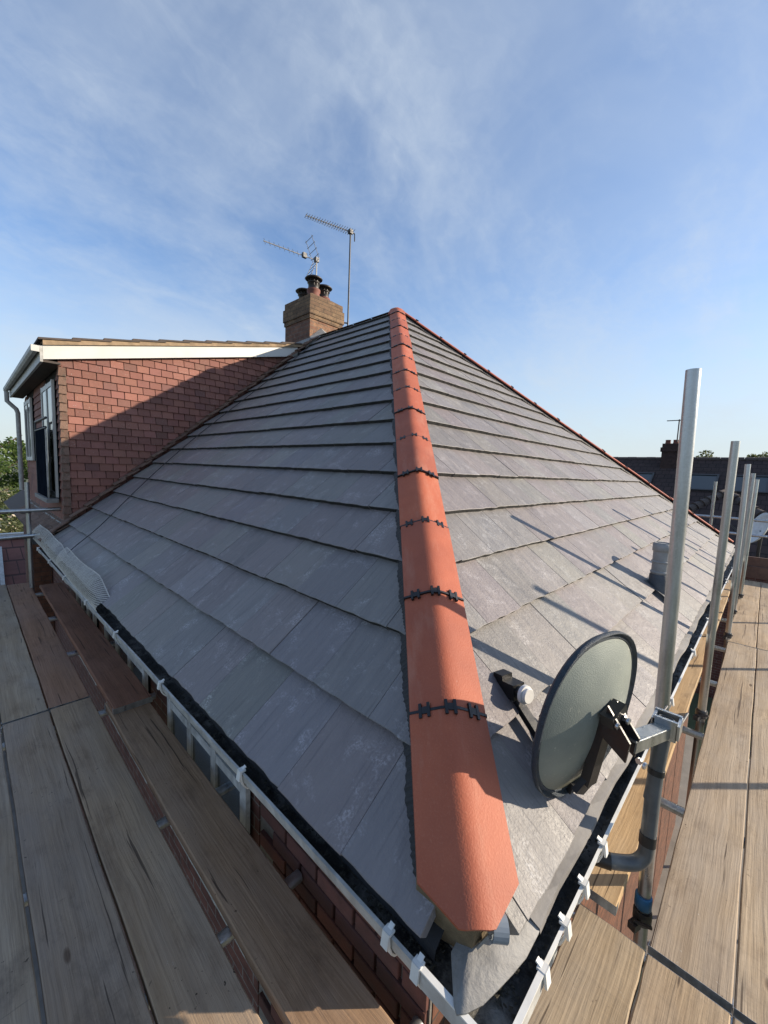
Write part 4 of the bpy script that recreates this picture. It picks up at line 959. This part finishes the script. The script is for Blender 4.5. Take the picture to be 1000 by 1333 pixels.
# left run (in the shade of the roof)
LB = [(-.025, .218, 'against the open drop', (.86, .84, .84)), (.205, .224, 'between two other boards', (.80, .76, .75)), (.432, .222, 'beside the open slot', (.88, .80, .74))]
board((-.025, -.9), (-.025, 3.20), .220, ZD, (.84, .82, .82), 'greyish near scaffold board at the outer side of the shaded walkway')
board((.207, -.63), (.207, 3.265), .220, ZD, (.80, .75, .74), 'dark weathered scaffold board in the middle of the shaded walkway')
board((.435, -.63), (.435, 3.275), .218, ZD, (.92, .82, .74), 'brown knotty scaffold board beside the slot of the shaded walkway')
board((-.02, 3.22), (-.02, 7.05), .220, ZD + .002, (.95, .93, .90), 'pale far scaffold board at the outer side of the shaded walkway')
board((.207, 3.285), (.207, 7.0), .220, ZD + .001, (.94, .90, .86), 'pale grey far scaffold board in the middle of the shaded walkway')
board((.435, 3.295), (.435, 6.95), .218, ZD, (.80, .56, .48), 'reddish stained far scaffold board near the pole with two rails')
board((.708, -.30), (.708, 3.12), .222, ZD + .002, (.80, .64, .54), 'brown inner scaffold board under the eaves with one end beneath another board')
board((.722, 2.93), (.722, 6.55), .224, ZD + .041, (.62, .37, .31), 'dark red inner scaffold board resting on top of another below the gutter')
# right run (sunlit)
board((1.615, .033), (5.5, .033), .224, ZD + .004, (1.0, .97, .94), 'sunlit near scaffold board along the row of poles')
board((1.610, -.197), (5.5, -.197), .224, ZD + .004, (1.03, 1.0, .96), 'sunlit near scaffold board one row out from the poles')
board((1.62, -.427), (5.5, -.427), .224, ZD + .004, (.97, .94, .90), 'sunlit near scaffold board two rows out from the poles')
board((5.52, .040), (9.4, .040), .224, ZD + .003, (1.08, 1.02, .95), 'sunlit far scaffold board along the row of poles')
board((5.52, -.190), (9.4, -.190), .224, ZD + .003, (1.05, 1.0, .94), 'sunlit far scaffold board one row out from the poles')
board((5.53, -.42), (9.4, -.42), .224, ZD + .003, (1.05, 1.0, .94), 'sunlit far scaffold board two rows out from the poles')
board((.83, .262), (1.590, .262), .222, ZD, (.96, .93, .86), 'short speckled scaffold board tucked into the corner below the hip')
board((.55, .033), (1.588, .033), .224, ZD - .003, (1.05, .98, .88), 'short pale scaffold board at the corner next to the speckled one')
board((.55, -.197), (1.586, -.197), .224, ZD - .003, (1.02, .97, .88), 'short scaffold board at the corner, outermost of its three')
board((1.648, .372), (5.45, .372), .222, ZD + .030, (1.18, 1.02, .78), 'yellowish inner scaffold board under the sunny gutter beside the dish mast')
board((5.47, .372), (9.3, .372), .222, ZD + .030, (1.12, 1.0, .82), 'yellowish far inner scaffold board under the sunny gutter')

def coupler(parent, c, axis, Mx):
    c = Vector(c); mb = MB(); mb.lathe([(.031, -.028), (.034, -.02), (.034, .02), (.031, .028)], c, 14, axis)
    s_ = Vector(axis).cross(Vector((.3, .8, .1))).normalized(); mb.beam(c + s_ * .03 - Vector(axis) * .02, c + s_ * .07 - Vector(axis) * .02, .03, .03); mb.tube([c + s_ * .055, c + s_ * .055 + Vector((.0, -.06, .02))], .007, 8); mb.obj('coupler', 'aerial_dark', parent, Mx)
def pole(x, y, zt, label, zb=-Z0, lean=(0, 0), cz=(), group='scaffold standards'):
    t = thing('scaffold_pole', label, 'scaffold pole', (x + lean[0], y + lean[1], zb), group); M_ = at(t)
    mb = MB(); mb.tube([(x + lean[0], y + lean[1], zb), (x + lean[0] * .5, y + lean[1] * .5, (zb + zt) / 2), (x, y, zt)], .02415, 22, hollow=.84); mb.obj('tube', 'galvanised', t, M_, shade(.9, 1.1))
    for z in cz: coupler(t, (x + lean[0] * (zt - z) / (zt - zb), y + lean[1] * (zt - z) / (zt - zb), z), (0, 0, 1), M_)
    return t
pole(1.855, .237, .411, 'tall galvanised scaffold pole right behind the satellite dish', lean=(0, -.105), cz=(-1.78,))
pole(3.50, .181, .285, 'galvanised scaffold pole just past the vent pipe', cz=(-1.60,))
pole(5.58, .1705, .218, 'galvanised scaffold pole at the joint of the sunlit boards', lean=(0, -.06), cz=(-1.60,))
pole(6.70, .145, .152, 'galvanised scaffold pole with rusty foot beyond the board joint', lean=(0, .06), cz=(-1.60,))
pole(7.75, .119, .091, 'galvanised scaffold pole, last before the far corner', lean=(0, .06), cz=(-1.60,))
for k, (x, zt) in enumerate(((4.05, .52), (6.00, .50), (7.70, .50))): pole(x, -1.17, zt, ('nearest', 'middle', 'farthest')[k] + ' outer scaffold pole of the sunlit walkway, seen from the dish')
pole(9.55, .70, .05, 'galvanised scaffold pole behind the lower end of the far hip', cz=())
pole(.544, 6.66, -.31, 'galvanised scaffold pole carrying two rails at the end of the shaded walkway', cz=(-.665, -.985))
def rail(p, q, label, group='scaffold rails', r=.02415):
    t = thing('scaffold_rail', label, 'scaffold tube', tuple(p), group); mb = MB(); mb.tube([p, Vector(p).lerp(Vector(q), .5), q], r, 18, hollow=.84); mb.obj('tube', 'galvanised', t, at(t), shade(.9, 1.08)); return t
rail((-1.3, 6.605, -.700), (.87, 6.605, -.650), 'upper guard rail at the end of the shaded walkway')
rail((-1.3, 6.605, -1.03), (.64, 6.605, -.972), 'lower guard rail at the end of the shaded walkway')
ORD = ('first', 'second', 'third', 'fourth', 'fifth', 'sixth', 'seventh')
for k, y in enumerate((.62, 1.27, 1.93, 3.12, 4.3, 5.4, 6.5)):
    rail((-.35, y, ZD - BT - .026), (.905, y, ZD - BT - .026), ORD[k] + ' transom tube under the shaded boards, counted from the house corner', 'transom tubes')
for k, x in enumerate((2.52, 3.4, 4.4, 5.4, 6.6, 7.8, 9.0)):
    rail((x, -.75, ZD - BT - .026), (x, .590, ZD - BT - .026), ORD[k] + ' transom tube under the sunlit boards, counted from the dish mast', 'transom tubes of the sunny side')
rail((1.605, -.75, ZD - BT - .026), (1.605, .58, ZD - BT - .028), 'transom tube under the corner where the boards meet')
rail((.25, -.70, ZD - BT - .075), (.25, 7.2, ZD - BT - .075), 'ledger tube running beneath the shaded boards', 'ledger tubes')
rail((-.25, -.05, ZD - BT - .075), (9.6, -.05, ZD - BT - .075), 'ledger tube running beneath the sunlit boards', 'ledger tubes')
rail((9.56, -1.3, -.60), (9.56, 1.6, -.60), 'upper rail across the far end of the sunlit walkway', 'far end rails')
rail((9.56, -1.3, -.87), (9.56, 1.6, -.87), 'lower rail across the far end of the sunlit walkway', 'far end rails')
for k, z in enumerate((ZD + .12, ZD + .30)):
    t = MB(); t.bbox((-.019, -1.1, -.10 if not k else -.07), (.019, 1.1, .11 if not k else .09), .004); o = t.obj('toe_board', 'timber_red', None, Matrix.Translation((9.62 + .05 * k, -.1, z)))
    tag(o, ['reddish toe board standing on the far end of the walkway', 'upper reddish toe board stacked over another at the far end'][k], 'toe board')
tp = MB(); tp.lathe([(.028, 0), (.031, .004), (.031, .05), (.028, .054)], (1.852, .203, -1.74), 16); o = tp.obj('tape_wrap', 'blue_tape'); tag(o, 'blue tape wrapped round the foot of the tall scaffold pole', 'tape')

# ------------------------------------------------------------------ houses beyond the far hip
def far_house(name, label, y0, y1, xr, zr, ze, xe0, xe1, mat='far_tiles'):
    t = thing(name, label, 'house', ((xe0 + xe1) / 2, (y0 + y1) / 2, -Z0)); M_ = at(t)
    mb = MB(); mb.box((xe0 + .3, y0 + .02, -Z0), (xe1 - .3, y1 - .02, ze)); mb.obj('wall', 'brick_wall_x', t, M_)
    mb = MB(); mb.add([(xe0, y0, ze), (xr, y0, zr), (xe1, y0, ze), (xe0, y1, ze), (xr, y1, zr), (xe1, y1, ze)], [(0, 1, 4, 3), (1, 2, 5, 4), (0, 3, 5, 2), (0, 2, 1), (3, 4, 5)]); r = fix(mb.obj('roof', mat, t, M_))
    n = int((y1 - y0) / .45)
    mb = MB()
    for k in range(n): 
        ya = y0 + (y1 - y0) * k / n; mb.tube([(xr, ya, zr - .03), (xr, ya + (y1 - y0) / n * .96, zr - .03)], .11 + .008 * (k % 2), 8)
    mb.obj('ridge', 'dark_tile', r); return t, r, M_
def skylight(parent, x_of, y0, y1, s0, s1, org, updir):
    """window lying in the far roof slope"""
    o_ = Vector(org); u = Vector((0, -1, 0)); s_ = Vector(updir).normalized(); n = u.cross(s_)
    if n.z < 0: n = -n
    F = frame(o_, u, s_, n); wq = y1 - y0
    mb = MB(); 
    for a, b2 in (((-wq / 2 - .07, s0 - .07, .0), (-wq / 2, s1 + .07, .09)), ((wq / 2, s0 - .07, 0), (wq / 2 + .07, s1 + .07, .09)), ((-wq / 2, s0 - .07, 0), (wq / 2, s0, .09)), ((-wq / 2, s1, 0), (wq / 2, s1 + .07, .09))): mb.box(a, b2)
    f = mb.obj('roof_window', 'aerial_dark', parent, Matrix.Translation(-Vector(parent.location)) @ F)
    mb = MB(); mb.box((-wq / 2, s0, .01), (wq / 2, s1, .05)); mb.obj('window_pane', 'glass', f)
fh, frf, FM = far_house('terraced_house', 'dark tiled house with roof windows standing beyond the far hip', -14, 15, 26.2, 1.27, -2.6, 21.2, 31.2)
up_ = (5.0, 0, 3.87); base = Vector((21.2, 0, -2.6)); ul = Vector(up_).length
for yc in (5.05, 2.42, .65): skylight(fh, None, yc - .62, yc + .62, 3.75, 4.85, base + Vector((0, yc, 0)), up_)
mb = MB(); mb.box((25.5, 3.52, .3), (25.98, 4.22, 2.02)); mb.box((25.44, 3.46, 1.60), (26.04, 4.28, 1.82)); chf = mb.obj('chimney', 'far_stack', fh, FM)
for y in (3.68, 4.02): mb = MB(); mb.lathe([(.13, 0), (.11, .16), (.13, .18), (.12, .2)], (25.75, y, 2.02), 12); mb.obj('chimney_pot', 'pot', chf)
t = thing('television_aerial', 'tiny television aerial on the distant chimney beyond the far hip', 'aerial', (25.6, 3.62, 2.1)); mb = MB(); mb.tube([(25.6, 3.62, 2.1), (25.6, 3.62, 3.25)], .03, 8); mb.obj('mast', 'aerial_dark', t, at(t)); mb = MB(); mb.tube([(25.6, 4.15, 3.2), (25.6, 3.2, 3.2)], .025, 6); mb.obj('boom', 'aerial_dark', t, at(t))
mb = MB()
for k in range(7): mb.tube([(25.45, 3.25 + .14 * k, 3.2), (25.75, 3.25 + .14 * k, 3.2)], .012, 6)
mb.obj('elements', 'aerial_dark', t, at(t))
# lower hipped bay roof between, with bonnet hip tiles
t = thing('tiled_wing', 'low brown tiled wing with bonnet hip in front of the dark house', 'house', (16.5, 1.8, -Z0)); TM = at(t)
mb = MB(); mb.box((14.3, -1.6, -Z0), (19.5, 3.2, -2.2)); mb.obj('wall', 'brick_wall_x', t, TM)
ap_ = Vector((17.2, .95, -.25)); c1, c2, c3, c4 = (14.0, -1.9, -2.2), (14.0, 3.6, -2.2), (19.8, 3.6, -2.2), (19.8, -1.9, -2.2)
mb = MB(); mb.add([c1, c2, c3, c4, tuple(ap_), (19.8, .95, -.25)], [(0, 4, 1), (1, 4, 5, 2), (0, 3, 5, 4), (2, 5, 3), (0, 1, 2, 3)]); lr = fix(mb.obj('roof', 'far_tiles', t, TM))
bt = MB(); bt.lathe([(.16, 0), (.11, .3), (.0, .3)], (0, 0, 0), 10); bt = bt.mesh('bonnet_tile')
for cc in (c1, c2):
    v = ap_ - Vector(cc); n = int(v.length / .24)
    for k in range(n):
        p = Vector(cc).lerp(ap_, k / n); q = v.to_track_quat('Z', 'Y').to_matrix().to_4x4()
        link('bonnet_tile', bt, 'dark_tile', lr, Matrix.Translation(p) @ q)
# pale dish on the wing
t = thing('wall_dish', 'small pale satellite dish on the low wing beyond the walkway end', 'satellite dish', (13.6, .1, -1.55)); M_ = at(t)
mb = MB(); mb.lathe([(.0, -.09), (.2, -.07), (.38, -.01), (.42, .03), (.42, .04), (.36, .0), (.19, -.06), (.0, -.08)], (13.55, .06, -1.05), 26, (-.35, .85, .35)); mb.obj('reflector', 'pvc_white', t, M_)
mb = MB(); mb.tube([(13.62, .0, -1.1), (13.7, .02, -1.6), (14.3, .02, -2.3)], .04, 8); mb.beam((13.5, .25, -1.35), (13.4, .6, -1.0), .04, .04); mb.obj('support', 'aerial_dark', t, M_)

# ------------------------------------------------------------------ low red roof and yard beyond the shaded walkway
t = thing('garden_extension', 'low red tiled extension with a roof window beyond the shaded walkway', 'house', (.2, 17, -Z0)); TM = at(t)
mb = MB(); mb.box((-3.0, 12.9, -Z0), (1.3, 18.0, -3.5)); mb.obj('wall', 'brick_wall_y', t, TM)
mb = MB(); mb.add([(-3.2, 11.6, -3.45), (1.5, 11.6, -3.45), (1.5, 16.2, -2.45), (-3.2, 16.2, -2.45), (-3.2, 18.3, -3.45), (1.5, 18.3, -3.45)], [(0, 1, 2, 3), (3, 2, 5, 4), (0, 3, 4), (1, 5, 2), (0, 4, 5, 1)]); rr = fix(mb.obj('roof', 'red_tiles', t, TM))
mb = MB(); mb.box((-3.2, 16.1, -2.43), (1.45, 16.35, -2.28)); mb.obj('capping', 'white_paint', t, TM)
mb = MB(); mb.add([(-.55, 12.5, -3.19), (.50, 12.5, -3.19), (.60, 15.3, -2.58), (-.55, 15.3, -2.58)], [(0, 1, 2, 3)]); f = mb.obj('roof_window', 'glass', t, TM)
mb = MB(); mb.beam((.52, 12.4, -3.19), (.62, 15.4, -2.55), .08, .06); mb.obj('window_frame', 'pvc_weathered', f)
t = thing('garden_wall_pier', 'brick pier standing behind the pole with two rails', 'pier', (.78, 8.4, -Z0)); mb = MB(); mb.box((.66, 8.2, -Z0), (.92, 8.9, -1.35)); mb.obj('pier', 'brick_wall_y', t, at(t))

# ------------------------------------------------------------------ trees
def tree(name, label, base, h, rad, mat, seed, n=9000, group=None, zc=.62, leaf=.16, bloom=0):
    rnd = random.Random(seed); t = thing(name, label, 'tree', base, group); M_ = Matrix.Identity(4)
    mb = MB(); mb.tube([(0, 0, 0), (.1, .05, h * .3), (.05, .1, h * .6)], [rad * .09, rad * .07, rad * .03], 9)
    tips = []
    for k in range(9):
        a = k * 2.4; z = h * (.28 + .05 * k); e = Vector((math.cos(a) * rad * .7, math.sin(a) * rad * .7, z + h * .22)); mb.tube([(.08, .06, z), Vector((.08, .06, z)).lerp(e, .5) + Vector((0, 0, .2)), e], [rad * .035, rad * .022, rad * .008], 6); tips.append(e)
    mb.obj('trunk', 'bark', t, M_)
    cl = []
    for k in range(46):
        while True:
            p = Vector((rnd.uniform(-1, 1), rnd.uniform(-1, 1), rnd.uniform(-1, 1)))
            if .25 < p.length < 1: break
        cl.append((Vector((p.x * rad * .82, p.y * rad * .82, h * zc + p.z * h * (1 - zc) * .86)), rnd.uniform(.14, .30) * rad))
    mb = MB(); bb = MB()
    for i in range(n):
        c, r = cl[rnd.randrange(len(cl))]; p = Vector((rnd.gauss(0, 1), rnd.gauss(0, 1), rnd.gauss(0, 1))); p = c + p.normalized() * r * rnd.random() ** .4
        nn = (Vector((rnd.gauss(0, 1), rnd.gauss(0, 1), rnd.gauss(0, 1) + .6))).normalized(); e = nn.cross(Vector((rnd.random(), rnd.random(), rnd.random()))).normalized(); f2 = nn.cross(e); s_ = leaf * rnd.uniform(.6, 1.3)
        tgt = bb if rnd.random() < bloom and p.x < rad else mb
        tgt.add([p - e * s_ * .5, p - f2 * s_ * .28, p + e * s_ * .5, p + f2 * s_ * .28], [(0, 1, 2, 3)])
    mb.obj('crown', mat, t, M_)
    if bb.v: bb.obj('blossom', 'blossom', t, M_)
tree('garden_tree', 'leafy green tree behind the dormer downpipe', (.4, 27, -Z0), 7.9, 2.7, 'leaf', 3, 14000, leaf=.17)
tree('garden_tree', 'blossoming shrub tree growing in front of the leafy tree', (-.3, 22, -Z0), 5.2, 2.4, 'leaf_dull', 5, 9000, bloom=.05, leaf=.15)
tree('garden_tree', 'low bush beyond the end of the shaded walkway', (-1.6, 20, -Z0), 3.6, 2.0, 'leaf', 6, 6000, leaf=.14)
tree('far_tree', 'rounded tree showing above the dark ridge beside the distant chimney', (44, 4.6, -Z0), 9.1, 3.0, 'leaf_dull', 8, 9000, leaf=.26)
tree('far_tree', 'wide tree showing above the dark ridge behind the scaffold poles', (44, .6, -Z0), 9.5, 2.8, 'leaf_dull', 9, 9000, leaf=.26)
tree('far_tree', 'thin treetop showing above the dark ridge before the far hip', (52, 10.6, -Z0), 9.4, 2.2, 'leaf_dull', 10, 2600, leaf=.26)

# ------------------------------------------------------------------ lift everything so that the ground lies at zero
for o in list(COL.objects):
    if o.parent is None and o.name not in ('camera', 'sun'): o.location.z += Z0
scene.render.engine = 'CYCLES'
